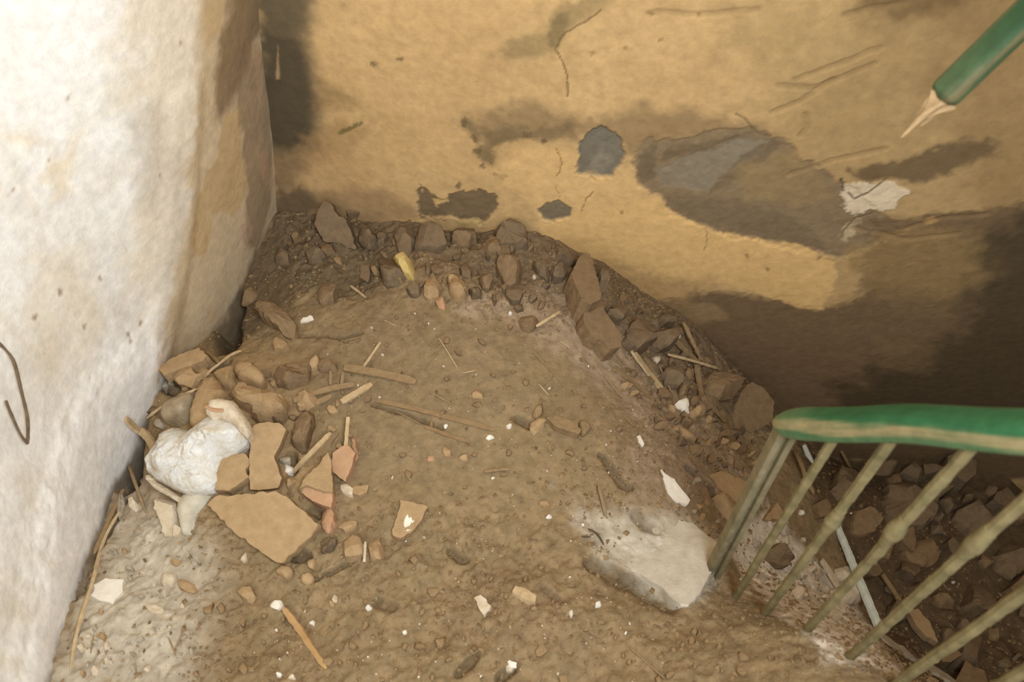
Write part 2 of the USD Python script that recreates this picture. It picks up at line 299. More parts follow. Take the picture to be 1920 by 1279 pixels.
# ------------------------------------------------------------------ left wall: whitewash, turning beige, ochre and brown towards the corner
LY, LZ = axis((-1.6, .3, .06), (.3, 1.95, .004)), axis((-.35, -.1, .02), (-.1, 1.3, .004), (1.3, 2.62, .05))
Y, Z = np.meshgrid(LY, LZ, indexing='ij'); X = Y
def L(px, c, w=.01, amp=.012, sc=16, k=1.0, seed=1, depth=0.0):
    global col, rel
    m = inside(Y, Z, outline(px, 'left'), w, amp, sc, seed) * k
    col = lay(col, m, c)
    if depth: rel = rel + depth * m
    return m
col = np.zeros(Y.shape + (3,)) + C(240,234,222)
rel = .016 * fb(Y, Z, 3.2, 3, 25) + .005 * fb(Y, Z, 12, 4, 26) + .0012 * fb(Y, Z, 60, 3, 27)
st = fb(Y * 3.0, Z * .6, 8, 5, 31)
col = lay(col, np.clip(.1 + 3 * st, 0, 1) * .55, C(214,198,168))
col = lay(col, np.clip(.0 + 3 * fb(Y, Z, 9, 4, 32), 0, 1) * .4, C(206,190,160))
L([(240,-60),(420,-60),(370,150),(345,440),(310,560),(280,620),(255,500),(240,250)], C(230,214,186), .05, .03, 8, .85, 33)
L([(255,200),(300,180),(345,300),(340,460),(300,560),(270,420)], C(196,182,160), .03, .02, 10, .5, 34)
L([(370,-60),(480,-60),(540,100),(540,420),(470,560),(420,680),(270,720),(290,660),(318,560),(342,440),(355,250),(372,120)], C(200,176,138), .028, .008, 10, .95, 35)  # broad beige zone reaching to the corner, with a soft edge
L([(425,-60),(500,-60),(500,70),(480,80),(430,220),(400,230),(420,80)], C(120,96,66), .03, .012, 12, .8, 36)
L([(385,-60),(425,-60),(418,60),(395,80),(382,40)], C(190,156,100), .02, .01, 12, .45, 37)
L([(420,215),(450,210),(463,360),(440,405),(405,395),(390,470),(355,480),(352,440),(385,330),(410,300)], C(190,160,112), .008, .010, 20, .75, 38)
L([(440,100),(500,90),(510,370),(480,480),(455,460),(465,350),(450,220)], C(140,116,88), .014, .010, 14, .7, 39)
L([(470,80),(488,80),(495,170),(485,200),(478,120)], C(184,152,116), .005, .008, 20, .7, 40)
L([(480,290),(498,280),(508,350),(490,340)], C(180,146,112), .006, .008, 20, .6, 41)
L([(450,420),(470,410),(475,450),(455,460)], C(184,150,124), .006, .008, 24, .5, 42)
L([(385,585),(402,578),(405,600),(390,605)], C(196,164,124), .005, .008, 24, .6, 43)
L([(300,560),(345,520),(360,640),(290,700)], C(176,150,112), .03, .01, 12, .6, 44)
L([(100,300),(150,270),(120,380),(60,240),(20,230)], C(222,196,146), .03, .02, 10, .6, 45)
L([(60,470),(160,450),(200,620),(150,690),(60,640)], C(222,206,178), .03, .02, 10, .5, 46)
for i, (u, v, s) in enumerate([(114,548,6),(65,595,6),(239,628,6),(240,640,5),(22,355,4),(342,80,4),(300,330,3),(160,610,5),(265,605,4),(90,300,5),(190,520,4),(130,180,4)]):
    L([(u-s*.6,v-s),(u+s*.5,v-s),(u+s*.6,v+s),(u-s*.5,v+s*1.2)], C(150,118,92), .004, .004, 40, .75, 60+i)
mm = inside(Y, Z, outline([(20,1330),(70,1050),(120,800),(180,720),(260,650),(300,640),(330,1000),(140,1330)], 'left'), .055, .003, 8, 50)
rel = rel + .017 * mm
col = lay(col, mm * .5, C(222,214,204))
mm = along(Y, Z, outline([(292,700),(305,600),(330,480),(345,300),(350,200)], 'left'), .05, .003, 12, 51)
rel = rel + .008 * mm
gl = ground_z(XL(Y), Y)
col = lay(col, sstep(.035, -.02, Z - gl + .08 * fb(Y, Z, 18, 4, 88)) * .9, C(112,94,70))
X = left_x(Y, Z) + rel
sheet('wall_left', LY, LZ, np.stack([X, Y, Z], -1), Y < back_y(X) + .03, col, M_PLASTER, 'whitewashed left wall turning beige and ochre near the corner', 'wall', 'structure')
LEFT_REL = RegularGridInterpolator((LY, LZ), rel, bounds_error=False, fill_value=0)

# ------------------------------------------------------------------ the rest of the shell, outside the view
plain = lump_mat('plain_plaster', C(150,128,96), C(176,152,116), None, .2)
def slab(a, b): return trimesh.creation.box(np.subtract(b, a), trimesh.transformations.translation_matrix(np.add(a, b) / 2))
obj('wall_right', slab((1.94, -1.6, -1.1), (2.04, 1.5, 2.62)), plain, kind='structure', label='plain plaster wall right of the stairwell', cat='wall')
obj('ceiling', slab((-1.05, -1.6, 2.6), (2.04, 2.0, 2.7)), plain, kind='structure', label='plain plaster ceiling over the stairwell', cat='ceiling')

# ------------------------------------------------------------------ soil heap
X, Y = GXX, GYY
def G(px): return outline(px, 'ground')
col = np.zeros(X.shape + (3,)) + C(143,121,87)
g1, g2 = fb(X, Y, 6, 4, 41), fb(X, Y, 22, 4, 42)
col = lay(col, np.clip(.3 + 3 * g1, 0, 1) * .5, C(136,112,82))
col = lay(col, np.clip(.2 + 3 * g2, 0, 1) * .35, C(158,130,96))
def S(px, c, w=.03, amp=.02, sc=12, k=1.0, seed=1, d=0.0):
    global col, zz
    m = inside(X, Y, G(px), w, amp, sc, seed) * k
    col = lay(col, m, c)
    if d: zz = zz + d * m
    return m
smooth_m = inside(X, Y, G([(560,640),(760,560),(960,620),(1080,660),(1150,800),(1300,1000),(1290,1120),(1060,1000),(900,930),(700,930),(650,760)]), .06, .03, 8, 70)
far = inside(X, Y, G([(480,400),(900,400),(1160,520),(1460,780),(1400,900),(1240,760),(1080,600),(820,560),(560,560)]), .05, .03, 8, 71)
fore = sstep(.95, .75, Y)
rough = np.clip(.55 + .9 * far + .75 * fore - .35 * smooth_m, .15, 1.6)
zz = base + rough * (.055 * fb(X, Y, 7, 3, 51) + .016 * fb(X, Y, 17, 3, 52) + .018 * fb(X, Y, 42, 3, 53) + .009 * fb(X, Y, 100, 2, 54))
S([(420,560),(520,400),(700,400),(760,460),(700,540),(560,560),(450,640),(400,650)], C(104,88,66), .04, .02, 10, .85, 72)
S([(700,400),(1000,410),(1200,540),(1460,760),(1440,820),(1280,720),(1100,600),(820,520)], C(120,100,76), .04, .02, 10, .85, 73)
S([(860,560),(1060,560),(1250,720),(1420,900),(1300,960),(1150,760)], C(166,142,114), .05, .03, 10, .85, 74)
S([(90,1300),(230,900),(330,960),(400,1050),(340,1300)], C(198,184,160), .09, .03, 10, .85, 75)
S([(230,880),(300,860),(330,960),(230,1000)], C(158,138,112), .03, .02, 10, .8, 76)
S([(230,780),(330,700),(420,640),(560,680),(580,780),(600,900),(480,1000),(320,960)], C(158,130,92), .04, .02, 10, .7, 77)
S([(1070,950),(1200,960),(1290,960),(1345,1010),(1345,1080),(1290,1140),(1240,1120),(1120,1050)], C(188,174,150), .035, .02, 12, .85, 78)
S([(1150,1020),(1300,1000),(1345,1050),(1325,1100),(1290,1142),(1240,1110)], C(206,194,172), .03, .012, 14, .8, 83)
S([(1150,900),(1230,960),(1330,960),(1340,860),(1280,800)], C(156,132,106), .04, .02, 12, .6, 79)
S([(1360,960),(1450,960),(1650,1160),(1700,1279),(1560,1240),(1440,1130)], C(224,208,184), .03, .02, 12, .95, 80)  # near-white colour stands in for light on the ledge beyond the bars
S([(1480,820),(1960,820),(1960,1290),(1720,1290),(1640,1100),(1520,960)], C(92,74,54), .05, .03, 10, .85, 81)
S([(700,560),(960,600),(1000,760),(880,900),(660,900),(600,760)], C(140,119,88), .05, .03, 8, .5, 82)
# crevices and hollows in the soil, their shade painted into the colour
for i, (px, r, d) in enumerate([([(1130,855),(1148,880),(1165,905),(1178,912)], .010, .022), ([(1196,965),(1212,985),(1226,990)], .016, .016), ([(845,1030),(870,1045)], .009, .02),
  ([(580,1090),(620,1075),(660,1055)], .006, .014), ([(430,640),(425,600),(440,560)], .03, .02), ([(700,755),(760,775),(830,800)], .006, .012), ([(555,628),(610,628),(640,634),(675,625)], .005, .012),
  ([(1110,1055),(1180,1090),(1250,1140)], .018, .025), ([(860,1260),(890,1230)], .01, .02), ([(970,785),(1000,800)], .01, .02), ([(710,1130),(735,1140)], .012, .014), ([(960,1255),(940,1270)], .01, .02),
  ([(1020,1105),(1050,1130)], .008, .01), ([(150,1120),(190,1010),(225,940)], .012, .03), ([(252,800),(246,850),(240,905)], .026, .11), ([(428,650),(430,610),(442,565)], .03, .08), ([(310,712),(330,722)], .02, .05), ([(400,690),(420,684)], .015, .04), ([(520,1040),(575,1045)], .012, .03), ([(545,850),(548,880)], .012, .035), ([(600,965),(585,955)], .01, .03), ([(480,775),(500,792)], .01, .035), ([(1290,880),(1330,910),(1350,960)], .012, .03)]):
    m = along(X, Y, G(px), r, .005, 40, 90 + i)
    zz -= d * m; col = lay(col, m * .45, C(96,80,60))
# the concrete corner of the landing under its dust
tip = G([(1070,958),(1120,1030),(1180,1075),(1240,1108),(1272,1138),(1288,1140),(1312,1112),(1330,1075),(1360,1040),(1300,970),(1180,930)])
tp = G([(1285,1135)])[0]
m = inside(X, Y, tip, .006, .003, 24, 95) * sstep(.26, .12, np.hypot(X - tp[0], Y - tp[1]))
SLAB = m
zz = zz * (1 - .6 * m) + .6 * m * (gaussian_filter(base, 3) + .012) + .006 * m * fb(X, Y, 40, 3, 96)
GZ = zz
_gz = RegularGridInterpolator((GX, GY), GZ, bounds_error=False, fill_value=None)
_sm = RegularGridInterpolator((GX, GY), gaussian_filter(GZ, 5), bounds_error=False, fill_value=None)
keep = (X > left_x(Y, np.clip(zz, 0, 1)) - .045) & (Y < back_y(X) + .03)
fl = UsdGeom.Xform.Define(stage, '/World/floor'); say(fl.GetPrim(), 'brown soil heap burying the landing and sliding down the stairs', 'soil heap', None, 'structure')
sheet('floor/soil_surface', GX, GY, np.stack([X, Y, zz], -1), keep, col, M_SOIL)
# ------------------------------------------------------------------ builders of loose pieces
RNG = np.random.default_rng(7)
def ground_n(x, y, k=.012):
    g = lambda a, b: float(_sm(np.array([[np.clip(a, -1.07, 1.93), np.clip(b, -1.4, 1.96)]]))[0])
    n = np.array([g(x - k, y) - g(x + k, y), g(x, y - k) - g(x, y + k), 2 * k]); return n / np.linalg.norm(n)
def frame(n):
    a = np.cross(n, [0.31, 0.95, 0.05]); a /= np.linalg.norm(a); return a, np.cross(n, a)
def cut(u, v, p, n):
    d = ray(u, v); return EYE + d * (np.dot(p - EYE, n) / np.dot(d, n))
def refine(P, step, jag, rng):
    out = []
    for a, b in zip(P, np.roll(P, -1, 0)):
        k = max(1, int(round(np.linalg.norm(b - a) / step)))
        e = (b - a) / (np.linalg.norm(b - a) + 1e-9); nn = np.array([-e[1], e[0]])
        for i in range(k):
            out.append(a + (b - a) * i / k + (nn * rng.normal() * jag if i else 0))
    return np.array(out)
def rings(P, prof, rng, rel=0.0, seed=0):
    """closed solid over the outline P (n x 2): prof lists (scale, height) from the foot to the crown"""
    P = np.asarray(P, float)
    if np.sum(P[:, 0] * np.roll(P[:, 1], -1) - P[:, 1] * np.roll(P[:, 0], -1)) < 0: P = P[::-1]
    c = P.mean(0); n = len(P); v = []
    for s, z in prof:
        q = c + (P - c) * s
        zz = np.full(n, z, float)
        if rel and z > 0: zz = zz + rel * fb(q[:, 0] + seed, q[:, 1], 28, 3, seed % 97) * 2
        v.append(np.column_stack([q, zz]))
    v.append([[*c, prof[0][1]]]); v.append([[*c, prof[-1][1]]])
    f = []
    i = np.arange(n); j = (i + 1) % n
    for k in range(len(prof) - 1):
        a, b = k * n, (k + 1) * n
        f += [np.column_stack([a + i, a + j, b + j]), np.column_stack([a + i, b + j, b + i])]
    m = len(prof) * n
    f += [np.column_stack([j, i, np.full(n, m)]), np.column_stack([(len(prof) - 1) * n + i, (len(prof) - 1) * n + j, np.full(n, m + 1)])]
    return np.vstack(v), np.vstack(f)
def facet(v, rng, k, lo=.72, hi=.95):
    """knocks flat faces into a lump"""
    c = v.mean(0)
    for _ in range(k):
        d = rng.normal(size=3); d[2] = abs(d[2]) * .8 + .1; d /= np.linalg.norm(d)
        s = (v - c) @ d; lim = s.max() * rng.uniform(lo, hi)
        over = s > lim
        v[over] -= np.outer(s[over] - lim, d)
    return v
def solid(px, h, form, seed, lean=(0, 0, 0), lift=0.0, surf='ground', at=None, embed=None, jag=.0015, step=.010):
    rng = np.random.default_rng(seed)
    px = np.array(px, float)
    cu, cv = at if at is not None else px.mean(0)
    if surf == 'ground':
        G0 = hit(cu, cv, 'ground'); n = ground_n(G0[0], G0[1]) + np.array([0, 0, .5])
    else:
        G0 = hit(cu, cv, 'back'); n = np.array([-.174, -.985, 0.1])
    n = n / np.linalg.norm(n) + np.asarray(lean, float); n /= np.linalg.norm(n)
    p = G0 + n * (h * (.8 if form == 'slab' else .5) + lift)
    a, b = frame(n)
    P = np.array([cut(u, v, p, n) for u, v in px]) - p
    P2 = np.column_stack([P @ a, P @ b])
    P2 = refine(P2, step, min(jag, .03 * float(np.ptp(P2, axis=0).min())), rng)
    e = (-.75 * lift if form == 'slab' and lift > .012 else .35 * h + .008) + lift if embed is None else embed + lift
    hh = h * .2 if form == 'slab' else h * .5
    if form == 'slab':
        ch = min(.003, h * .2)
        v, f = rings(P2, [(1.0, -h * .8 - e), (1.0, hh - ch), (.985, hh), (.6, hh + .0006), (.3, hh)], rng, .0016, seed)
    elif form == 'rock':
        v, f = rings(P2, [(.98, -h * .5 - e), (1.03, -h * .25), (1.0, h * .15), (.9, h * .40), (.5, h * .48)], rng, 0, seed)
        sl = rng.normal(size=2) * .45; v[:, 2] += np.clip(v[:, 2] / h + .5, 0, 1) * np.clip((v[:, 0] - P2[:, 0].mean()) * sl[0] + (v[:, 1] - P2[:, 1].mean()) * sl[1], -.35 * h, .35 * h)
        v = v + (.11 * h + .0015) * 2 * np.stack([fb(v[:, 0] + seed * .37, v[:, 1] + v[:, 2], 55, 3, 3 + k) for k in range(3)], -1)
        v = facet(v, rng, 9, .62, .95)
    else:   # 'lump': softer
        v, f = rings(P2, [(.92, -h * .5 - e), (1.03, -h * .3), (1.0, h * .05), (.86, h * .3), (.62, h * .44), (.3, h * .5)], rng, 0, seed)
        v = v + (.10 * h + .002) * 2 * np.stack([fb(v[:, 0] + seed * .37, v[:, 1] + v[:, 2], 45, 3, 3 + k) for k in range(3)], -1)
    W = p + v[:, :1] * a + v[:, 1:2] * b + v[:, 2:] * n
    return W, f
SEED = [100]
TAKEN = []
def piece(name, label, cat, px, h, m, form='rock', group=None, parent='/World', smooth=None, **kw):
    SEED[0] += 1
    q = np.array(px); TAKEN.append((*q.mean(0), .42 * float(np.sqrt(np.prod(np.ptp(q, axis=0))))))
    W, f = solid(px, h, form, SEED[0], **kw)
    return obj(name, (W, f), M[m] if isinstance(m, str) else m, parent, (22 if form != 'lump' else 50) if smooth is None else smooth, label, cat, group)
def tube(P, r, sides=7, flat=1.0, up=None, seed=0, rough=.12, taper=(1, 1), wob=0.0):
    """a swept stick; r a radius or one per point, flat the ratio of its thickness to its width"""
    P = np.asarray(P, float); rng = np.random.default_rng(seed)
    seg = np.r_[0, np.cumsum(np.linalg.norm(np.diff(P, axis=0), axis=1))]
    k = max(len(P) * 2, int(seg[-1] / .012) + 2)
    s = np.linspace(0, seg[-1], k)
    Q = np.column_stack([PchipInterpolator(seg, P[:, i])(s) for i in range(3)]) if len(P) > 2 else P[0] + (P[1] - P[0]) * (s / seg[-1])[:, None]
    R = np.interp(s, seg, np.broadcast_to(r, len(P))) * (1 + rough * rng.normal(size=k)) * np.interp(s, [0, seg[-1] * .08, seg[-1] * .92, seg[-1]], [taper[0], 1, 1, taper[1]])
    if wob: Q = Q + wob * np.cumsum(rng.normal(size=(k, 3)), 0) / math.sqrt(k)
    T = np.gradient(Q, axis=0); T /= np.linalg.norm(T, axis=1, keepdims=True)
    up = np.array([0, 0, 1.0]) if up is None else np.asarray(up, float)
    ang = np.arange(sides) / sides * 2 * np.pi + np.pi / sides
    v = []
    for q, t, rr in zip(Q, T, R):
        x = np.cross(t, up); x /= np.linalg.norm(x) + 1e-9; y = np.cross(x, t)
        v.append(q + rr * (np.cos(ang)[:, None] * x + flat * np.sin(ang)[:, None] * y))
    v = np.vstack(v + [[Q[0]], [Q[-1]]]); f = []
    i = np.arange(sides); j = (i + 1) % sides
    for a in range(k - 1):
        f += [np.column_stack([a * sides + i, a * sides + j, (a + 1) * sides + j]), np.column_stack([a * sides + i, (a + 1) * sides + j, (a + 1) * sides + i])]
    m = k * sides
    f += [np.column_stack([j, i, np.full(sides, m)]), np.column_stack([(k - 1) * sides + i, (k - 1) * sides + j, np.full(sides, m + 1)])]
    return v, np.vstack(f)
def laid(px, r, lifts=None, stiff=True):
    """3D path of a stick that lies on the soil along the points of the photograph"""
    P = np.array([hit(u, v, 'ground') for u, v in px])
    for i, (u, v) in enumerate(px):     # raised towards the eye so that it still lies on the same line of sight
        d = ray(u, v); l = r * .8 + (lifts[i] if lifts else 0)
        P[i] += d * (-l / -d[2]) if False else -d * (l / abs(d[2]))
    if stiff:
        worst = 0
        for a, b in zip(P[:-1], P[1:]):
            t = np.linspace(.1, .9, 15)[:, None]; q = a + (b - a) * t
            worst = max(worst, float(np.max(ground_z(q[:, 0], q[:, 1]) - q[:, 2])))
        if worst > 0: P[:, 2] += worst * .8
    return P
def stick(name, label, cat, px, w, m, lifts=None, form='round', group=None, taper=(.6, .4), **kw):
    """w is the stick's width in millimetres"""
    SEED[0] += 1
    r = w / 2000.0
    P = laid(px, r * (.5 if form == 'lath' else 1), lifts)
    args = dict(seed=SEED[0], taper=taper)
    if form == 'lath':
        mid = P.mean(0); args.update(sides=4, flat=.45, up=ground_n(mid[0], mid[1]) + [0, 0, .3], rough=.05, taper=(.8, .55))
    args.update(kw)
    v, f = tube(P, r, **args)
    return obj(name, (v, f), M[m], smooth=35 if form == 'round' else 20, label=label, cat=cat, group=group)
def blob(cu, cv, ru, rv, k=9, rot=0.0, seed=0, jag=.22):
    rng = np.random.default_rng(seed); a = np.arange(k) / k * 2 * np.pi + rng.uniform(-.25, .25, k)
    r = 1 + jag * rng.uniform(-1, 1, k); x, y = ru * r * np.cos(a), rv * r * np.sin(a)
    return [(cu + x[i] * math.cos(rot) - y[i] * math.sin(rot), cv + x[i] * math.sin(rot) + y[i] * math.cos(rot)) for i in range(k)]

# ------------------------------------------------------------------ balustrade of green painted handrail and dusty bars
def colored(name, mesh, colours, m, parent, smooth=True):
    p = usdkit.mesh(stage, numbered(parent, name), mesh, m, smooth=smooth)
    UsdGeom.PrimvarsAPI(p).CreatePrimvar('albedo', Sdf.ValueTypeNames.Color3fArray, 'vertex').Set(Vt.Vec3fArray.FromNumpy(np.clip(colours, .01, .95).astype(np.float32)))
    p.CreateDoubleSidedAttr(True)
    return p
M_PAINT = surface_mat('worn_green_paint', 80, .0012, (.8, 1.2), .55)
GREEN, GREENP, WORN = C(46,88,54), C(98,118,80), C(146,128,90)
def rail_sweep(P, w, h, front, origin, worn=1.0, seed=0, nose=.075):
    P = np.asarray(P, float)
    seg = np.r_[0, np.cumsum(np.linalg.norm(np.diff(P, axis=0), axis=1))]
    s = np.arange(0, seg[-1] + .006, .006); s = np.clip(s, 0, seg[-1])
    Q = np.column_stack([PchipInterpolator(seg, P[:, i])(s) for i in range(3)])
    T = np.gradient(Q, axis=0); T /= np.linalg.norm(T, axis=1, keepdims=True) + 1e-12
    n = 36; ang = np.arange(n) / n * 2 * np.pi
    V, K = [], []
    for q, t, ss in zip(Q, T, s):
        x = np.cross(t, [0, 0, 1.0]); x /= np.linalg.norm(x)
        if np.dot(x, front) < 0: x = -x
        y = np.cross(x, t); y *= np.sign(y[2])
        end = min(1, .35 + .65 * math.sqrt(max(0.0, 1 - max(0, 1 - ss / nose) ** 2)))
        ca, sa = np.cos(ang), np.sin(ang)
        sup = (np.abs(ca) ** 3.2 + np.abs(sa) ** 3.2) ** (-1 / 3.2)
        V.append(q + end * sup[:, None] * (w / 2 * ca[:, None] * x + h / 2 * sa[:, None] * y))
        deg = np.degrees(ang); deg = np.where(deg > 180, deg - 360, deg)
        nz = fb(np.full(n, ss), deg / 160, 9, 4, seed) * 60
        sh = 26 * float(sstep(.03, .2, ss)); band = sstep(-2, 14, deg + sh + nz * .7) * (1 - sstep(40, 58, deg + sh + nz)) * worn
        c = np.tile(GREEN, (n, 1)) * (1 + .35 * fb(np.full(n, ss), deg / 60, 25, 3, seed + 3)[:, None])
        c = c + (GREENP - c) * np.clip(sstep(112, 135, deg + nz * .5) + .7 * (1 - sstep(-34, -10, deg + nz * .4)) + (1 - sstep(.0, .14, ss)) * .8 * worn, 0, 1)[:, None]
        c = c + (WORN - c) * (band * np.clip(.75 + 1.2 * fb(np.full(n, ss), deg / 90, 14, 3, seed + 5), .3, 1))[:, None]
        K.append(c)
    k = len(Q); V = np.vstack(V + [[Q[0]], [Q[-1]]]); K = np.vstack(K + [[K[0][0]], [K[-1][0]]])
    i = np.arange(n); j = (i + 1) % n; f = []
    for a in range(k - 1):
        f += [np.column_stack([a * n + i, a * n + j, (a + 1) * n + j]), np.column_stack([a * n + i, (a + 1) * n + j, (a + 1) * n + i])]
    f += [np.column_stack([j, i, np.full(n, k * n)]), np.column_stack([(k - 1) * n + i, (k - 1) * n + j, np.full(n, k * n + 1)])]
    return (V - origin, np.vstack(f)), K
M_BAR = lump_mat('dusty_iron_bar', C(104,94,62), C(140,124,86), C(150,130,92), .5, 30, rough=.8, bump=.0012)
M_POST = lump_mat('dusty_green_post', C(112,102,74), C(140,126,94), C(150,132,98), .4, 30, rough=.8, bump=.001)
BAL = [(.5025,.644,.717), (.542,.585,.81), (.586,.518,.898), (.638,.452,.987), (.683,.388,1.08), (.728,.324,1.17), (.773,.26,1.26)]
o0 = np.array([.4625, .704, ground_z(.4625, .704)])
T0 = thing('balustrade', 'green wooden handrail on dusty iron bars beside the stairwell', 'balustrade', o0)
front = np.array([-.75, -.6, 0])
rail = [(.452,.72,.648), (.4625,.704,.672)] + [(x, y, z + .046 + .016 * i / 3) for i, (x, y, z) in enumerate(BAL)]
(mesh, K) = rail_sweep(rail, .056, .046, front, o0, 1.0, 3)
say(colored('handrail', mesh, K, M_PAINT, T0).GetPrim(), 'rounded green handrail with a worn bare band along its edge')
def vertical(xyz, r, collar=None, seed=0):
    x, y, z = xyz; z0 = float(ground_z(x, y)) - .06
    return tube([(x, y, z0), (x, y, (z0 + z) / 2), (x, y, z + .02)], r, 8, 1.0, (0, 1, 0), seed, .05, (1, 1), .0012)
def box_tube(xyz, a, b):
    x, y, z = xyz; z0 = float(ground_z(x, y)) - .06
    return z0, z
x, y, z = .4625, .704, .652
z0 = float(ground_z(x, y)) - .06
prof = np.array([(-.017,-.011),(-.017,.013),(.017,.013),(.017,-.011),(.006,-.011),(.005,-.002),(-.005,-.002),(-.006,-.011)])
pm = trimesh.creation.extrude_polygon(__import__('shapely').Polygon(prof), z - z0 + .01, engine='earcut'); pm.apply_translation([x - o0[0], y - o0[1], z0 - o0[2]])
obj('newel_post', pm, M_POST, T0, 20, label='flat grooved end post of the railing')
for i, p in enumerate(BAL):
    v, f = vertical(p, .0092 if i else .0085, seed=200 + i)
    b = obj('baluster', (v - o0, f), M_BAR, T0, 40)
    if i > 0:
        zc = p[2] - .28 + .02 * i
        bz = np.array([-.045, -.03, -.012, 0, .012, .03, .045]); br = np.array([.0092, .0112, .0128, .0146, .0126, .0110, .0092])
        v, f = tube([(p[0], p[1], zc + q) for q in bz], br, 9, 1.0, (0, 1, 0), 300 + i, .05)
        obj('collar', (v - o0, f), M_BAR, str(b.GetPath()), 40)

# the broken end of the upper handrail, hanging into the picture from the flight above
def at_depth(u, v, t): return EYE + t * ray(u, v)
A0, A1 = at_depth(1762, 186, 1.15), at_depth(1935, 18, 1.065)
dirn = A1 - A0; A2 = A0 + dirn * ((2.6 - A0[2]) / dirn[2] * .999)
T1 = thing('broken_handrail', 'broken green handrail hanging from the upper flight with a splintered end', 'handrail', A2)
(mesh, K) = rail_sweep([A0, A0 + dirn * .5, A1, A2], .045, .034, np.array([-.6, -.7, 0]), A2, 1.0, 9, .012)
K = K * .5 + C(92,92,64) * .16  # paint darkened to stand in for the weaker light on this rail
say(colored('handrail', mesh, K, M_PAINT, T1).GetPrim(), None)
parts = []
for i, (u, v, r, dt, su) in enumerate([(1690,258,.009,.0,0),(1706,240,.010,.01,-8),(1716,226,.009,-.01,6),(1726,236,.007,.015,14),(1733,214,.010,.0,-10),(1738,222,.008,-.012,18)]):
    P = [at_depth(1766 + su, 180 + su, 1.148), at_depth((1766 + su + u) / 2 + 3, (180 + su + v) / 2 - 3, 1.155 + dt), at_depth(u, v, 1.162 + dt)]
    parts.append(tube(P, [r * .95, r * .6, .001], 5, .6, None, 400 + i, .1))
nv = 0; vs, fs = [], []
for v, f in parts: vs.append(v - A2); fs.append(f + nv); nv += len(v)
obj('splinter', (np.vstack(vs), np.vstack(fs)), M['tan'], T1, 30, label='pale torn wood fibres at the broken end')
# the rounded concrete corner of the landing, a part of the floor, under pale dust
SEED[0] += 1
W, f = solid([(1085,985),(1115,1022),(1150,1046),(1180,1070),(1212,1088),(1240,1106),(1262,1130),(1276,1140),(1290,1141),(1303,1128),(1320,1102),(1340,1066),(1352,1030),(1300,985),(1200,965)], .045, 'slab', SEED[0], at=(1268,1105), lift=-.022, lean=(-.03,.10,0), embed=.03, jag=.0012)
obj('landing_slab', (W, f), M['dusty_concrete'], '/World/floor', 22, label='rounded pale concrete corner of the landing')
# ------------------------------------------------------------------ the pile at the foot of the left wall
piece('plaster_slab', 'thin tan plaster slab with straight broken edges, lying lowest in the left pile', 'plaster slab', [(389,947),(403,932),(470,926),(519,921),(545,936),(562,952),(598,983),(588,1000),(556,1034),(529,1057),(505,1046),(440,1000)], .024, 'tan', 'slab', lean=(-.05,-.1,0), lift=.03)
piece('plaster_slab', 'tan slab propped against the left wall at the top of the pile', 'plaster slab', [(296,690),(325,672),(352,660),(375,653),(390,667),(384,677),(345,692),(308,706)], .022, 'tan', 'slab', lift=.05, lean=(0,-.25,0))
piece('plaster_chunk', 'triangular tan plaster chunk below the propped slab by the left wall', 'plaster chunk', [(326,706),(342,694),(355,686),(366,697),(377,708),(357,726),(335,722)], .035, 'tan', lift=.015)
piece('rubble_block', 'smooth tan block standing behind the white plastic bag', 'rubble block', [(357,796),(372,730),(384,712),(404,708),(421,734),(415,745),(410,770),(396,800)], .05, 'tan', 'lump', lift=.012)
piece('rubble_block', 'large tan stone with a pale pointed foot, above the upright tan block', 'rubble block', [(436,738),(446,720),(480,722),(505,728),(540,738),(549,744),(534,766),(520,768),(500,786),(484,780),(468,764),(444,750)], .045, 'tan', lift=.02)
piece('plaster_chunk', 'rounded tan chunk with a pinkish spot at the top of the pile', 'plaster chunk', [(440,690),(452,680),(470,680),(494,700),(497,712),(488,720),(466,716),(446,708)], .04, 'tan', 'lump', lift=.012)
piece('mortar_lump', 'lumpy brown mortar piece right of the pinkish spotted chunk', 'mortar lump', [(505,690),(525,678),(560,682),(580,690),(576,712),(548,722),(515,716)], .035, 'brown', lift=.008)
piece('plaster_slab', 'upright tan block in the middle of the left pile beside the bag', 'plaster slab', [(470,812),(478,797),(505,791),(524,793),(538,806),(527,834),(515,856),(522,876),(530,897),(522,916),(495,919),(470,919),(468,880),(470,845)], .040, 'tan', 'slab', lift=.02, lean=(0,-.3,0))
piece('plaster_slab', 'flat tan fragment under the lower edge of the white bag', 'plaster slab', [(405,868),(440,850),(462,852),(470,868),(462,880),(468,896),(450,908),(430,922),(404,920)], .028, 'tan', 'slab', lift=.014)
piece('mortar_lump', 'tall brown lump right of the upright tan block', 'mortar lump', [(552,790),(560,772),(580,770),(588,776),(582,810),(572,842),(558,846),(546,830)], .04, 'brown', lift=.015)
piece('mortar_lump', 'greyish lump in the gap above the upright tan block', 'mortar lump', [(506,770),(528,766),(540,780),(530,792),(512,790)], .03, 'brown')
piece('rubble_block', 'rough tan lump beneath the crossed laths', 'rubble block', [(545,742),(575,738),(598,750),(590,768),(560,772)], .03, 'tan')
piece('mortar_lump', 'small brown lump at the far edge of the pile', 'mortar lump', [(590,676),(620,672),(640,684),(630,698),(600,696)], .025, 'brown')
piece('mortar_lump', 'crumbling tan lump between the long curved stick and the bag', 'mortar lump', [(398,700),(420,682),(440,690),(440,715),(424,726),(404,712)], .03, 'tan')
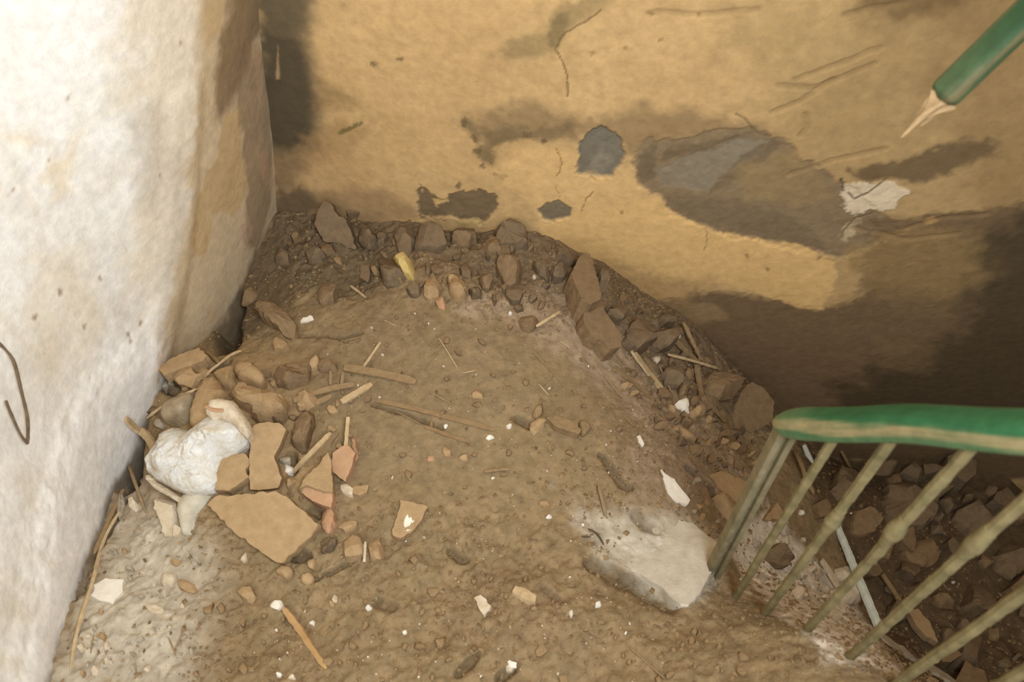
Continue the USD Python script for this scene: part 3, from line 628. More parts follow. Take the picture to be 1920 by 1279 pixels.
for k, (lab, c, px, h) in enumerate([('rounded grey pebble in the shadow by the left wall', 'grey', (310,720,9,11), .02), ('oval pale pebble in the shadow by the left wall', 'pale', (318,716,5,8), .012),
        ('dark brown stone under the triangular chunk', 'dark', (330,736,26,9), .02), ('small tan stone below the dull plastic sack', 'grey', (302,794,12,9), .02),
        ('grey stone at the sack end nearest the wall', 'dark', (284,770,9,8), .018)]):
    piece('stone', lab, 'stone', blob(*px, seed=k), h, c)
piece('stone', 'tall pale stone standing left of the grey plastic tail', 'stone', [(294,934),(306,925),(318,928),(326,942),(328,962),(320,1000),(306,1002),(300,975),(292,955)], .03, 'pale', lift=.005)
piece('stone', 'pale grey stone at the wall foot left of the tall pale stone', 'stone', [(222,930),(232,918),(238,926),(234,950),(224,972),(218,960)], .02, 'grey')
piece('stone', 'small pale stone between two sticks at the wall foot', 'stone', [(242,936),(252,930),(256,944),(248,956),(240,950)], .016, 'pale')
piece('plaster_flake', 'flat pale grey flake near the wall foot', 'plaster flake', [(206,1030),(215,990),(235,978),(258,980),(250,1000),(236,1015),(222,1030)], .008, 'grey', 'slab')
piece('plaster_flake', 'broad white plaster flake beside the long stick at lower left', 'plaster flake', [(170,1118),(176,1098),(198,1085),(233,1087),(231,1110),(212,1134),(190,1128)], .012, 'white', 'slab')
piece('plaster_flake', 'narrow pale flake right of the broad white flake', 'plaster flake', [(272,1136),(290,1134),(308,1144),(304,1152),(282,1148)], .006, 'pale', 'slab')
piece('stone', 'pale angular stone left of a twin stone in the lower left', 'stone', [(300,1092),(310,1074),(328,1072),(330,1084),(320,1098),(306,1098)], .02, 'pale')
piece('stone', 'tan flat stone right of its twin in the lower left', 'stone', [(330,1090),(345,1083),(362,1094),(366,1108),(352,1112),(336,1104)], .018, 'tan')
piece('stone', 'rounded tan stone alone below the big plaster slab', 'stone', [(444,1110),(455,1098),(472,1100),(480,1118),(470,1132),(452,1128)], .025, 'tan')
# brick shards
piece('brick_shard', 'pinkish orange brick shard standing under the upright lath', 'brick shard', [(620,884),(624,850),(640,838),(654,835),(667,850),(660,876),(649,905),(636,896)], .022, 'brick', 'slab', lift=.018, lean=(0,-.35,0))
piece('brick_shard', 'small pinkish brick block below the orange edged shard', 'brick shard', [(602,958),(612,951),(626,956),(628,980),(616,999),(604,990)], .024, 'brick')
piece('brick_splinter', 'slim reddish splinter right of the pinkish brick shard', 'brick shard', [(660,812),(666,816),(671,850),(668,872),(661,866)], .012, 'brick')
piece('plaster_chunk', 'pale wedge right under the pinkish brick shard', 'plaster chunk', [(636,908),(650,910),(663,918),(662,930),(650,930),(638,920)], .014, 'pale')
piece('tile_fragment', 'curved tan tile fragment right of the pale wedge', 'tile fragment', [(660,914),(676,912),(692,910),(688,924),(674,930),(662,926)], .012, 'tan', 'slab')
piece('stone', 'pale pebble in the hollow left of the orange edged shard', 'stone', blob(541,880,10,8,seed=3), .016, 'white')
piece('stone', 'grey pebble above the hollow left of the orange edged shard', 'stone', blob(534,862,12,8,seed=4), .018, 'grey')
piece('stone', 'tan angular stone above the white knobbed twig', 'stone', [(634,1018),(652,1000),(676,1008),(686,1030),(672,1052),(650,1048)], .035, 'tan')
piece('stone', 'tan rounded stone right of the white knobbed twig', 'stone', [(692,1012),(712,1008),(724,1024),(720,1046),(700,1054),(690,1040)], .03, 'tan')
piece('stone', 'tan stone right of the small pinkish brick block', 'stone', [(632,990),(650,972),(670,976),(668,994),(648,1002)], .022, 'tan')
piece('stone', 'dark stone in the hollow right of the big plaster slab', 'stone', [(596,1016),(612,1006),(632,1012),(626,1034),(604,1038)], .02, 'dark')
piece('clod', 'pale round clod just below the tip of the big plaster slab', 'clod', blob(536,1072,15,13,seed=6), .022, 'tan', 'lump')
piece('clod', 'tan clod right of the pale round clod under the slab', 'clod', blob(576,1086,13,12,seed=7), .02, 'tan', 'lump')
piece('clod', 'upright tan clod in the slab shadow', 'clod', blob(584,1058,9,11,seed=8), .018, 'tan', 'lump')
piece('plaster_flake', 'tiny upright pale flake left under the big plaster slab', 'plaster flake', [(450,1050),(456,1036),(462,1034),(462,1048),(454,1056)], .008, 'pale')
# white bag, its grey tail, the crumpled paper and the dull sack
def film(px, h, seed, at=None, lift=0.0, creases=.006, lean=(0,-.25,0), cell=.0045):
    """a crumpled sheet puffed over the outline: rounded rim, folds running across it, closed below"""
    from scipy.spatial import Delaunay
    from shapely import Polygon, contains_xy
    cu, cv = np.mean(px, 0) if at is None else at
    G0 = hit(cu, cv, 'ground'); n = ground_n(*G0[:2]) + np.array([0, 0, .6]) + np.array(lean); n /= np.linalg.norm(n)
    p = G0 + n * lift; a, b = frame(n); q = p + n * h * .35
    P = np.array([cut(u, v, q, n) for u, v in px]) - q
    P2 = refine(np.column_stack([P @ a, P @ b]), .004, .0006, np.random.default_rng(seed))
    poly = Polygon(P2).buffer(0); rng = np.random.default_rng(seed)
    x0, y0, x1, y1 = poly.bounds
    gx, gy = [g.ravel() for g in np.meshgrid(np.arange(x0, x1, cell), np.arange(y0, y1, cell))]
    gx, gy = gx + rng.uniform(-.3, .3, gx.shape) * cell, gy + rng.uniform(-.3, .3, gx.shape) * cell
    ok = contains_xy(poly.buffer(-.002), gx, gy)
    Q = np.vstack([P2, np.column_stack([gx[ok], gy[ok]])])
    tri = Delaunay(Q).simplices; c = Q[tri].mean(1); tri = tri[contains_xy(poly, c[:, 0], c[:, 1])]
    e0, e1 = P2, np.roll(P2, -1, 0); d2 = np.full(len(Q), 9.0)
    for s, t in zip(e0, e1):
        w = t - s; k = np.clip(((Q - s) @ w) / (w @ w + 1e-12), 0, 1); d2 = np.minimum(d2, ((Q - s - k[:, None] * w) ** 2).sum(1))
    d = np.sqrt(d2); D = max(d.max() * .75, .006); r = np.clip(d / D, 0, 1)
    top = np.sqrt(1 - (1 - r) ** 2)
    x, y = Q[:, 0], Q[:, 1]
    fold = lambda s, ang, k: 1 - 5 * np.abs(fb((x * math.cos(ang) + y * math.sin(ang)) + .25 * fb(x, y, 14, 2, k), (y * math.cos(ang) - x * math.sin(ang)) * .35, s, 2, k))
    z = h * top * (.8 + 1.0 * fb(x + seed, y, 12, 2, seed)) + creases * r * (fold(30, .5 + seed, seed) + .6 * fold(55, 1.4 + seed, seed + 5))
    m = len(Q); V = np.vstack([np.column_stack([Q, z]), np.column_stack([P2 * .97 + P2.mean(0) * .03, np.full(len(P2), -.03)])])
    i = np.arange(len(P2)); j = (i + 1) % len(P2)
    t0 = Q[tri]; flip = np.cross(t0[:, 1] - t0[:, 0], t0[:, 2] - t0[:, 0]) < 0; tri[flip] = tri[flip][:, ::-1]
    f = np.vstack([tri, np.column_stack([i, m + i, m + j]), np.column_stack([i, m + j, j])])
    return p + V[:, :1] * a + V[:, 1:2] * b + V[:, 2:] * n, f
M_FILM = mat('white_plastic_film', {'g': ('geometry', {}), 'n': ('noise_texture', {'scale': 30.0, 'detail': 5.0, 'roughness': .65}),
    'rp': ('rgb_ramp', {'ramp': [(.28, tuple(C(204,184,150))), (.42, tuple(C(232,222,202))), (.6, tuple(C(244,240,230)))]}),
    'b': ('noise_texture', {'scale': 55.0, 'detail': 3.0, 'distortion': 1.5}), 'bp': ('bump', {'strength': .8, 'distance': .004}),
    'p': ('principled_bsdf', {'roughness': .38, 'specular_ior_level': .4}), 't': ('translucent_bsdf', {'color': tuple(C(226,214,190))}), 'mx': ('mix_closure', {'fac': .25})},
    [('g.position', 'n.vector'), ('n.fac', 'rp.fac'), ('rp.color', 'p.base_color'), ('g.position', 'b.vector'), ('b.fac', 'bp.height'), ('bp.normal', 'p.normal'), ('p.BSDF', 'mx.closure1'), ('t.BSDF', 'mx.closure2')], 'mx.closure')
bag = [(288,832),(299,806),(320,799),(352,806),(376,788),(395,776),(420,774),(444,788),(462,806),(448,832),(432,846),(408,860),(404,884),(408,904),(388,924),(352,930),(326,922),(290,905),(272,886),(270,862),(276,848)]
o = thing('plastic_bag', 'crumpled white plastic bag lying on the rubble by the left wall', 'plastic bag', hit(360, 860, 'ground'))
oo = hit(360, 860, 'ground')
W, f = film(bag, .07, 11, lift=.03, creases=.017); obj('film', (W - oo, f), M_FILM, o, 60)
W, f = film([(276,888),(290,902),(318,920),(332,930),(330,940),(310,928),(286,914),(274,900)], .02, 12, lift=.06, creases=.002); obj('rolled_hem', (W - oo, f), M['pale'], o, 60, label='pale rolled hem at the lower left')
W, f = film([(334,930),(360,918),(396,908),(398,920),(384,942),(366,962),(362,985),(357,1003),(340,1003),(336,980),(330,955)], .022, 13, lift=.014, creases=.002); obj('tail', (W - oo, f), M['greywhite'], o, 60, label='smooth grey tail hanging from the bag')
W, f = film([(384,772),(392,752),(412,747),(440,752),(452,770),(466,790),(470,806),(462,818),(448,806),(436,790),(410,780),(396,784)], .032, 14, lift=.095, creases=.005)
oo = hit(428, 775, 'ground')
t = thing('crumpled_paper', 'crumpled cream paper with an orange stripe above the white bag', 'paper', oo)
obj('sheet', (W - oo, f), M['pale'], t, 60)
ov = tube([cut(u, v, np.mean(W, 0) + np.array([0, -.012, .022]), np.array([0, -.35, .93])) for u, v in [(386,762),(398,768),(418,770)]], .005, 8, .4, None, 5, .1)
obj('orange_stripe', (ov[0] - oo, ov[1]), M['brick'], t, 50, label='faded orange printed stripe')
W, f = film([(304,786),(306,768),(318,752),(345,738),(368,731),(368,746),(362,772),(350,788),(330,797),(312,796)], .05, 15, lift=.012, creases=.003)
obj('plastic_sack', (W, f), lump_mat('dull_sack', C(124,106,80), C(168,150,118), None, .3, 30, rough=.4, bump=.001, spec=.4), smooth=60, label='dull brown plastic sack bulging behind the thin stick by the wall', cat='plastic sack')
# wood in and around the pile
stick('split_lath', 'splintered pale lath end touching the left wall beside the bag', 'lath', [(236,786),(262,808),(290,842)], 28, 'woodpale', lifts=[.10,.09,.075], form='lath')
stick('stick', 'long bent stick arching over the top of the left pile', 'stick', [(452,658),(436,664),(414,680),(392,698),(372,714)], 9, 'woodpale', lifts=[.012,.02,.03,.03,.03])
stick('stick', 'short flat stick leaning against the propped slab', 'stick', [(386,658),(400,670),(412,682)], 11, 'wood', lifts=[.02]*3)
stick('stick', 'thin pale stick lying along the dull plastic sack', 'stick', [(276,784),(302,764),(328,748),(352,737),(371,728)], 8, 'woodpale', lifts=[.03,.035,.04,.04,.04])
stick('stick', 'thin stick standing in the dark gap at the wall foot', 'stick', [(242,874),(258,918),(274,962)], 8, 'wood', lifts=[.06,.03,.004])
stick('lath', 'dusty lath pointing right from the pile above the other laths', 'lath', [(551,752),(600,735),(640,725),(664,722)], 22, 'wood', form='lath', lifts=[.012]*4)
stick('lath', 'dusty lath crossing the pile edge, second from the top', 'lath', [(560,768),(590,758),(622,742)], 21, 'wood', form='lath', lifts=[.012]*3)
stick('lath', 'short tan lath ending at the smooth soil', 'lath', [(640,754),(668,738),(697,720)], 24, 'woodpale', form='lath', lifts=[.006]*3)
stick('lath', 'small lath scrap standing upright between the dusty laths', 'lath', [(620,696),(620,722)], 12, 'wood', form='lath', lifts=[.012]*2)
stick('lath', 'small leaning lath scrap near the half buried plank', 'lath', [(643,700),(640,730)], 12, 'wood', form='lath', lifts=[.012]*2)
stick('plank', 'half buried dusty plank right of the pile', 'plank', [(645,690),(690,697),(735,706),(780,717)], 30, 'wood', form='lath', lifts=[.003,.003,.001,-.003])
stick('stick', 'thin pale stick rising beside the half buried plank', 'stick', [(713,642),(698,664),(680,690)], 8, 'woodpale', lifts=[.025,.014,.002])
stick('stick', 'thick tan stick with a pale tip leaning on the pile', 'stick', [(549,886),(585,848),(620,812)], 17, 'woodpale', lifts=[.012,.03,.05], form='lath')
stick('lath', 'upright pale lath behind the pinkish brick shard', 'lath', [(653,782),(650,818),(647,856)], 13, 'woodpale', form='lath', lifts=[.05,.04,.03])
stick('stick', 'small twig beside the upright pale lath', 'stick', [(640,812),(622,838)], 6, 'wood', lifts=[.02,.01])
stick('twig', 'white knobbed twig like a small bone near the tan stones', 'twig', [(685,1016),(684,1036),(683,1054)], 7, 'pale', lifts=[.02,.012,.006], taper=(.8, 1.7))
stick('stick', 'long pale stick running down the foot of the left wall', 'stick', [(224,960),(196,1010),(172,1095),(148,1172),(132,1256)], 9, 'woodpale', lifts=[.03,.02,.014,.01,.006])
stick('plank', 'dark edged board standing in the gap along the left wall', 'plank', [(234,922),(205,985),(180,1042)], 15, 'wood', lifts=[.03,.012,.004], form='lath')
stick('stick', 'orange tan stick half buried in the foreground soil', 'stick', [(531,1140),(560,1178),(585,1216),(612,1254)], 15, 'woodorange', lifts=[.008,.006,.002,-.006])
piece('stone', 'white stone at the head of the orange tan stick', 'stone', blob(521,1136,12,10,seed=9), .022, 'white')
for k, (px, w) in enumerate([([(170,1225),(176,1190)],3), ([(330,1215),(345,1180)],4), ([(330,1230),(316,1195)],3)]):
    stick('twig', ['thin twig beside the long pale stick at lower left', 'thin pale twig upright in the lower left soil', 'short dark twig in the lower left soil'][k], 'twig', px, w, 'wood', lifts=[.002,.006])
# wires on the left wall
def wall_path(px, lift): return np.array([hit(u, v, 'left') + np.array([l, 0, 0]) for (u, v), l in zip(px, lift)])
v, f = tube(wall_path([(-6,640),(8,680),(22,735),(34,792),(33,832)], [.0,.02,.02,.02,.02]), .003, 6, 1, None, 6, .08)
v2, f2 = tube(wall_path([(33,832),(22,818),(8,790),(-8,752)], [.02,.02,.02,.02]), .0028, 6, 1, None, 7, .08)
obj('wire_loop', (np.vstack([v, v2]), np.vstack([f, f2 + len(v)])), M['wire'], smooth=50, label='bent rusty wire loop hanging on the white left wall', cat='wire')
v, f = tube(wall_path([(259,722),(256,742),(262,762),(274,780)], [.012,.014,.014,.012]), .0022, 6, 1, None, 8, .08)
obj('wire', (v, f), M['wire'], smooth=50, label='short curled dark wire at the white wall above the splintered lath', cat='wire')

# ------------------------------------------------------------------ the corner and the back wall's foot
piece('plaster_slab', 'grey split plaster slab leaning on the back wall near the corner', 'plaster slab', [(590,418),(598,392),(608,376),(622,382),(632,400),(650,412),(660,436),(670,468),(654,466),(636,456),(612,455),(600,440)], .03, 'dark', 'slab', lean=(0,-.9,0), lift=.02)
piece('plaster_chunk', 'small upright flake left of the leaning grey slab', 'plaster chunk', [(574,384),(580,380),(588,398),(586,406),(578,400)], .015, 'dark', lean=(0,-.6,0))
piece('rubble_block', 'brown lump behind the leaning grey slab', 'rubble block', [(636,392),(660,380),(684,384),(690,400),(668,412),(646,406)], .05, 'brown', lean=(0,-.4,0))
piece('rubble_block', 'pair of dark ridged lumps right of the leaning slab', 'rubble block', [(668,440),(676,424),(692,428),(706,448),(712,462),(694,468),(676,462)], .05, 'dark', lean=(0,-.4,0))
t = hit(736, 505, 'ground')
T2 = thing('rubble_block', 'grey block with a bright yellow painted corner', 'rubble block', t)
SEED[0] += 1; W, f = solid([(702,486),(718,477),(738,480),(756,506),(760,524),(744,534),(720,532),(708,520)], .05, 'rock', SEED[0], lift=.01); obj('body', (W - t, f), M['dark'], T2, 22)
SEED[0] += 1; W, f = solid([(736,481),(752,478),(770,482),(773,492),(766,506),(752,503)], .035, 'rock', SEED[0], lift=.03); obj('painted_corner', (W - t, f), M['yellow'], T2, 22, label='yellow painted corner')
for lab, px, h, m in [
  ('dark angular stone at the wall foot, leftmost of the row under the brown peeled patch', [(738,440),(752,426),(776,426),(778,450),(764,472),(742,470)], .042, 'dark'),
  ('dark wedge stone second from the left along the back wall', [(778,456),(788,430),(815,422),(836,436),(840,456),(812,466)], .042, 'dark'),
  ('squarish brown stone under the pale chip on the back wall', [(843,446),(850,424),(870,418),(890,428),(894,450),(876,460),(852,458)], .042, 'brown'),
  ('broad dark stone at the crest of the heap against the wall', [(914,446),(924,424),(956,419),(984,428),(990,450),(968,462),(932,460)], .042, 'dark'),
  ('flat topped brown stone in front of the broad dark crest stone', [(900,462),(912,446),(930,443),(943,456),(940,472),(914,474)], .036, 'brown'),
  ('big brown lump in the middle of the crest rubble', [(930,488),(944,474),(964,480),(980,500),(982,528),(962,542),(936,532),(926,508)], .042, 'brown'),
  ('slanting grey stone between the crest lump and the long stone', [(998,496),(1008,484),(1024,496),(1034,512),(1028,522),(1010,512)], .035, 'dark'),
  ('greenish grey stone left of the long stone', [(1033,506),(1044,492),(1064,496),(1068,510),(1056,520),(1038,520)], .04, 'dark'),
  ('dark stone against the wall above the long stone', [(1040,478),(1056,468),(1078,474),(1084,490),(1066,494),(1046,490)], .038, 'dark'),
  ('pale split shard stone left of the crest rubble', [(788,548),(798,526),(816,518),(828,530),(822,552),(804,560)], .036, 'tan'),
  ('upright pale shard with a fibrous face beside the split shard stone', [(838,516),(850,512),(866,526),(876,544),(870,558),(852,560),(840,540)], .036, 'tan'),
  ('pinkish small stone under the pale shards', [(815,562),(826,556),(836,566),(834,580),(820,576)], .02, 'brick'),
  ('dark shaded stone in the hollow right of the upright shard', [(878,540),(892,532),(906,540),(902,556),(884,556)], .03, 'dark'),
  ('flat cracked fragment left of the pale leaning stick', [(966,604),(978,592),(1000,590),(1012,602),(1002,618),(984,622)], .02, 'brown'),
  ('brown rock half sunk in the soil below the yellow cornered block', [(590,548),(604,532),(624,528),(634,544),(626,560),(602,562)], .04, 'brown'),
  ('grey brown rock under the yellow cornered block', [(760,540),(776,530),(792,540),(784,556),(764,554)], .03, 'dark'),
  ('low dark rock between the corner and the yellow cornered block', [(560,470),(590,462),(610,474),(600,492),(570,490)], .03, 'dark'),
  ('low rounded rock beside the left wall near the corner', [(510,478),(526,466),(544,474),(540,494),(518,496)], .03, 'dark'),
  ('rounded tan clod at the pit edge by the left wall', [(508,642),(520,631),(536,636),(542,648),(528,656),(512,654)], .03, 'tan'),
  ('pale stone between the upright shard and the crest lump', [(900,520),(914,510),(926,522),(918,536),(904,534)], .03, 'brown')]:
    piece('stone', lab, 'stone', px, h, m)
piece('rubble_block', 'long brick shaped stone lying down the slope below the back wall', 'rubble block', [(1084,486),(1092,478),(1104,480),(1114,512),(1126,556),(1124,566),(1108,574),(1088,566),(1076,540),(1068,518)], .055, 'brown', 'slab', lift=.01)
piece('rubble_block', 'dark narrow stone right behind the long brick shaped stone', 'rubble block', [(1108,484),(1122,488),(1136,514),(1138,540),(1130,548),(1120,530)], .05, 'dark')
piece('rubble_block', 'worn tan half brick just below the long brick shaped stone', 'rubble block', [(1090,584),(1110,578),(1127,578),(1146,606),(1164,636),(1160,655),(1142,658),(1124,640),(1106,632),(1092,604)], .045, 'brown', 'slab', lift=.008)
piece('rubble_block', 'long pale stone with a split, lying by the left wall pit', 'rubble block', [(474,566),(484,556),(504,562),(530,580),(552,604),(564,622),(558,634),(540,628),(506,604),(482,586)], .045, 'brown', lift=.012)
piece('plaster_chunk', 'upright pointed flake at the left wall above the pit', 'plaster chunk', [(454,572),(462,552),(468,538),(480,552),(474,566),(462,576)], .03, 'brown', lean=(.3,-.3,0))
piece('plaster_flake', 'jagged bright white scrap in the dark soil by the pit', 'plaster flake', [(563,604),(568,596),(576,595),(582,591),(592,598),(586,601),(576,602)], .005, 'white', 'slab')
# ------------------------------------------------------------------ right slope along the back wall
for lab, px, h, m in [
  ('rounded dark boulder against the wall right of the half brick', [(1172,640),(1182,604),(1204,588),(1224,596),(1228,630),(1214,656),(1186,660)], .06, 'dark'),
  ('dark boulder right of the rounded one under the ochre band', [(1224,650),(1230,616),(1248,606),(1266,622),(1264,654),(1244,666)], .055, 'dark'),
  ('dark stone wedged high against the wall', [(1140,590),(1150,570),(1172,572),(1178,592),(1160,604)], .05, 'dark'),
  ('brown stone above the boulders at the wall', [(1236,592),(1252,584),(1270,594),(1264,608),(1244,608)], .04, 'dark'),
  ('rough mortar lump at the wall with a pale pebble on top', [(1316,730),(1320,698),(1338,684),(1368,692),(1384,712),(1380,740),(1350,750),(1328,746)], .06, 'brown'),
  ('shadowed stone under the pale leaning stick', [(1240,700),(1256,686),(1284,690),(1292,712),(1272,726),(1248,720)], .05, 'dark'),
  ('tan stone below the white broken plaster knob', [(1272,786),(1290,776),(1304,786),(1296,800),(1276,798)], .03, 'brown'),
  ('olive stone right of the white broken plaster knob', [(1292,766),(1310,760),(1326,764),(1322,776),(1300,780)], .03, 'tan')]:
    piece('stone', lab, 'stone', px, h, m)
piece('plaster_slab', 'large tan slab standing against the wall at the stair foot', 'plaster slab', [(1366,800),(1376,760),(1392,728),(1410,716),(1432,730),(1450,756),(1446,792),(1410,812)], .03, 'brown', 'slab', lean=(0,-.5,0), lift=.03)
piece('plaster_chunk', 'white broken plaster knob among the slope rubble', 'plaster chunk', [(1264,760),(1272,748),(1284,748),(1292,762),(1294,772),(1282,772)], .025, 'white')
piece('pebble', 'pale round pebble beside the thin pale leaning stick', 'pebble', blob(1232,672,8,8,seed=13), .016, 'pale')
piece('pebble', 'small pale pebble at the head of the dark lath', 'pebble', blob(1268,631,7,6,seed=14), .013, 'pale')
stick('stick', 'knobbly brown stick leaning against the wall on the right slope', 'stick', [(1281,604),(1298,640),(1316,678)], 13, 'wood', lifts=[.05,.04,.02])
stick('lath', 'dark wide lath beneath the knobbly stick', 'lath', [(1263,634),(1288,660),(1314,684)], 24, 'wood', lifts=[.03,.025,.02], form='lath')
stick('stick', 'thin pale stick lying across the laths on the right slope', 'stick', [(1253,665),(1300,677),(1348,692)], 9, 'woodpale', lifts=[.04,.045,.04])
stick('plank', 'dusty tan plank sliding down the right slope', 'plank', [(1185,656),(1205,684),(1225,710),(1246,738)], 26, 'woodpale', lifts=[.012]*4, form='lath')
stick('lath', 'grey green lath standing in the slope rubble', 'lath', [(1306,684),(1311,718),(1318,750)], 22, 'wood', lifts=[.03,.03,.02], form='lath')
stick('lath', 'narrow lath continuing down from the grey green one', 'lath', [(1318,742),(1340,768),(1362,792)], 18, 'wood', lifts=[.03,.025,.02], form='lath')
stick('stick', 'thin dark stick between the tan plank and the mortar lump', 'stick', [(1236,686),(1248,712),(1260,738)], 6, 'wood', lifts=[.015]*3)
stick('plank', 'half buried plank below the tan one on the right slope', 'plank', [(1150,690),(1190,720),(1226,752)], 16, 'wood', lifts=[.002]*3, form='lath')
piece('plaster_slab', 'flat tan slab behind the newel post', 'plaster slab', [(1330,890),(1350,884),(1392,900),(1424,918),(1412,938),(1398,954),(1372,936),(1352,920)], .016, 'tan', 'slab', lift=.015)
piece('plaster_chunk', 'dark rimmed stone with a pale face below the flat tan slab', 'plaster chunk', [(1336,936),(1350,922),(1380,944),(1394,962),(1386,984),(1364,974)], .03, 'tan')
piece('plaster_slab', 'pale slab corner seen between the newel post and first bar', 'plaster slab', [(1432,974),(1456,942),(1470,966),(1460,976)], .02, 'tan', 'slab', lift=.01)
piece('paper_scrap', 'long pointed white shard on the soil of the right slope', 'plaster flake', [(1240,880),(1246,888),(1264,898),(1278,918),(1294,938),(1290,946),(1278,942),(1262,934),(1252,922),(1246,902)], .006, 'white', 'slab', lift=.004)
piece('plaster_flake', 'tiny slanting white flake up the slope from the pointed shard', 'plaster flake', [(1194,818),(1200,816),(1208,832),(1206,837),(1198,828)], .004, 'white', 'slab')
piece('crust', 'overhanging soil crust casting a dark slit in mid heap', 'soil crust', [(1024,784),(1042,780),(1070,790),(1090,806),(1084,815),(1062,808),(1040,800)], .014, 'soilclod', 'slab', lift=.012)
piece('plaster_chunk', 'upright tan shard at the left end of the overhanging crust', 'plaster chunk', [(992,812),(996,794),(1012,780),(1026,784),(1016,806),(1002,814)], .02, 'tan')
piece('plaster_chunk', 'small tan lump behind the upright shard in mid heap', 'plaster chunk', [(996,782),(1006,760),(1018,754),(1020,772),(1008,784)], .018, 'soilclod')
piece('clod', 'round dark clod at the right end of the overhanging crust', 'clod', blob(1096,800,12,14,seed=21), .02, 'soilclod', 'lump')
stick('stick', 'short pale stub standing in the slope gravel', 'stick', [(1122,910),(1130,940),(1136,970)], 9, 'wood', lifts=[.012,.01,.004])
stick('twig', 'curved black twig on the pale concrete dust', 'twig', [(1103,992),(1118,1000),(1127,1012),(1132,1022)], 5, 'wooddark', lifts=[.004]*4)
stick('twig', 'short black twig left of the curved one', 'twig', [(1090,1006),(1108,1007)], 4, 'wooddark', lifts=[.003]*2)
stick('stick', 'short round stick stub at the centre of the heap', 'stick', [(908,884),(934,881),(958,879)], 10, 'wood', lifts=[.003]*3)
stick('lath', 'pale leaning stick on the crest soil', 'stick', [(1005,612),(1028,598),(1050,584)], 9, 'woodpale', lifts=[.012,.02,.025])
stick('stick', 'pale sliver below the yellow cornered block', 'stick', [(657,536),(671,546),(686,558)], 8, 'woodpale', lifts=[.008]*3)
def composite(name, label, cat, at, parts):
    t = hit(*at, 'ground'); T = thing(name, label, cat, t)
    for pn, px, h, m, form, kw, lab in parts:
        SEED[0] += 1; W, f = solid(px, h, form, SEED[0], **kw); obj(pn, (W - t, f), M[m], T, 22, label=lab)
composite('plaster_chunk', 'tan plaster piece with a bright white painted face in the middle foreground', 'plaster chunk', (770, 970), [
 ('body', [(736,1004),(744,970),(750,938),(776,942),(803,951),(792,974),(770,1000),(750,1010)], .014, 'tan', 'slab', dict(lift=.006), None),
 ('painted_face', [(757,994),(760,966),(756,944),(778,946),(798,953),(784,975),(770,994)], .002, 'white', 'slab', dict(lift=.018, embed=.004), 'bright white paint')])
composite('brick_shard', 'tan topped brick shard with an orange lower edge, left of the pinkish one', 'brick shard', (600, 905), [
 ('body', [(561,918),(572,898),(594,878),(616,850),(622,870),(625,926),(600,920),(574,912)], .028, 'tan', 'slab', dict(lift=.016, embed=.01), None),
 ('orange_edge', [(566,924),(572,912),(600,920),(625,926),(622,954),(600,946),(574,932)], .022, 'brick', 'slab', dict(lift=.012, embed=.01), 'broken orange brick edge')])
piece('plaster_flake', 'pale angular chip in the lower foreground, left of the short stick', 'plaster flake', [(889,1121),(901,1116),(912,1124),(921,1137),(907,1155),(898,1142)], .012, 'pale', 'slab')
piece('wood_chip', 'short pale wood offcut right of the pale angular chip', 'wood chip', [(960,1110),(966,1099),(984,1104),(1006,1118),(1004,1130),(982,1124)], .014, 'woodpale', 'slab', lift=.004)
piece('pebble', 'round tan pebble in the lower middle foreground', 'pebble', blob(826,1202,12,14,seed=31), .024, 'tan')
piece('pebble', 'white bar shaped chip at the bottom edge near the dark hollow', 'plaster flake', [(942,1242),(956,1238),(970,1242),(968,1251),(950,1252)], .01, 'white')
for lab, x, y, a, b, h, m in [
  ('bright white crumb beside the small dark gravel patch', 692,1138,6,6,.012,'white'), ('oval white crumb below the orange tan stick head', 586,1168,7,5,.01,'white'), ('white crumb at the bottom edge left', 521,1265,6,6,.012,'white'),
  ('long pale crumb at the bottom edge right of the white one', 547,1270,9,5,.01,'pale'), ('pale cream crumb in the lower middle soil', 760,1185,6,5,.009,'white'), ('small upright pale chip right of the orange stick head', 628,1124,6,9,.012,'pale'),
  ('white pebble right of the foreground between chip and landing', 1121,1131,5,5,.01,'white'), ('white square chip beside the dark foreground pit', 1071,1148,4,6,.01,'white'),
  ('triangular white chip near the heap centre', 957,798,7,6,.008,'white'), ('oval white chip left below the triangular one', 918,820,9,5,.007,'white'), ('tiny white chip above the ridge of buried boards', 836,800,4,5,.006,'white'),
  ('round tan pebble, upper of the pair on the smooth soil', 896,740,11,8,.014,'tan'), ('flat tan pebble, lower of the pair on the smooth soil', 893,757,13,6,.01,'soilclod'),
  ('rounded tan pebble, left of two in mid heap', 838,847,10,11,.016,'tan'), ('pale tan pebble, right of two in mid heap', 870,860,11,9,.016,'tan'), ('pinkish pale pebble left of the two in mid heap', 808,860,10,5,.008,'brick'),
  ('white crumb beside the pebbles at the landing edge', 1029,968,7,5,.009,'white'), ('tan stone in the cluster left of the pale dust', 1022,946,12,10,.018,'tan'), ('white crumb on the landing corner', 1269,1055,5,6,.008,'white'),
  ('white round knob between the first two bars', 1505,960,6,7,.012,'white'), ('thin white chip in the stairwell beyond the bars', 1598,962,8,3,.006,'white'), ('glinting white crumb deep in the stairwell', 1787,1091,4,4,.009,'white'),
  ('white crumb under the crest rubble', 957,586,5,5,.008,'white'), ('white crumb at the crest below the wall', 982,456,4,4,.008,'white'), ('pale cream knob on the crest rubble', 1003,518,5,5,.01,'pale'),
  ('pale round stone at the bottom edge', 953,1252,10,8,.014,'pale'), ('tan pebble near the tall brick shards', 622,1134,7,6,.012,'tan'), ('pale chip on the back wall foot above the squarish stone', 854,412,8,9,.014,'tan')]:
    piece('pebble', lab, 'pebble', blob(x, y, a, b, 8, seed=int(x + y)), h, m)
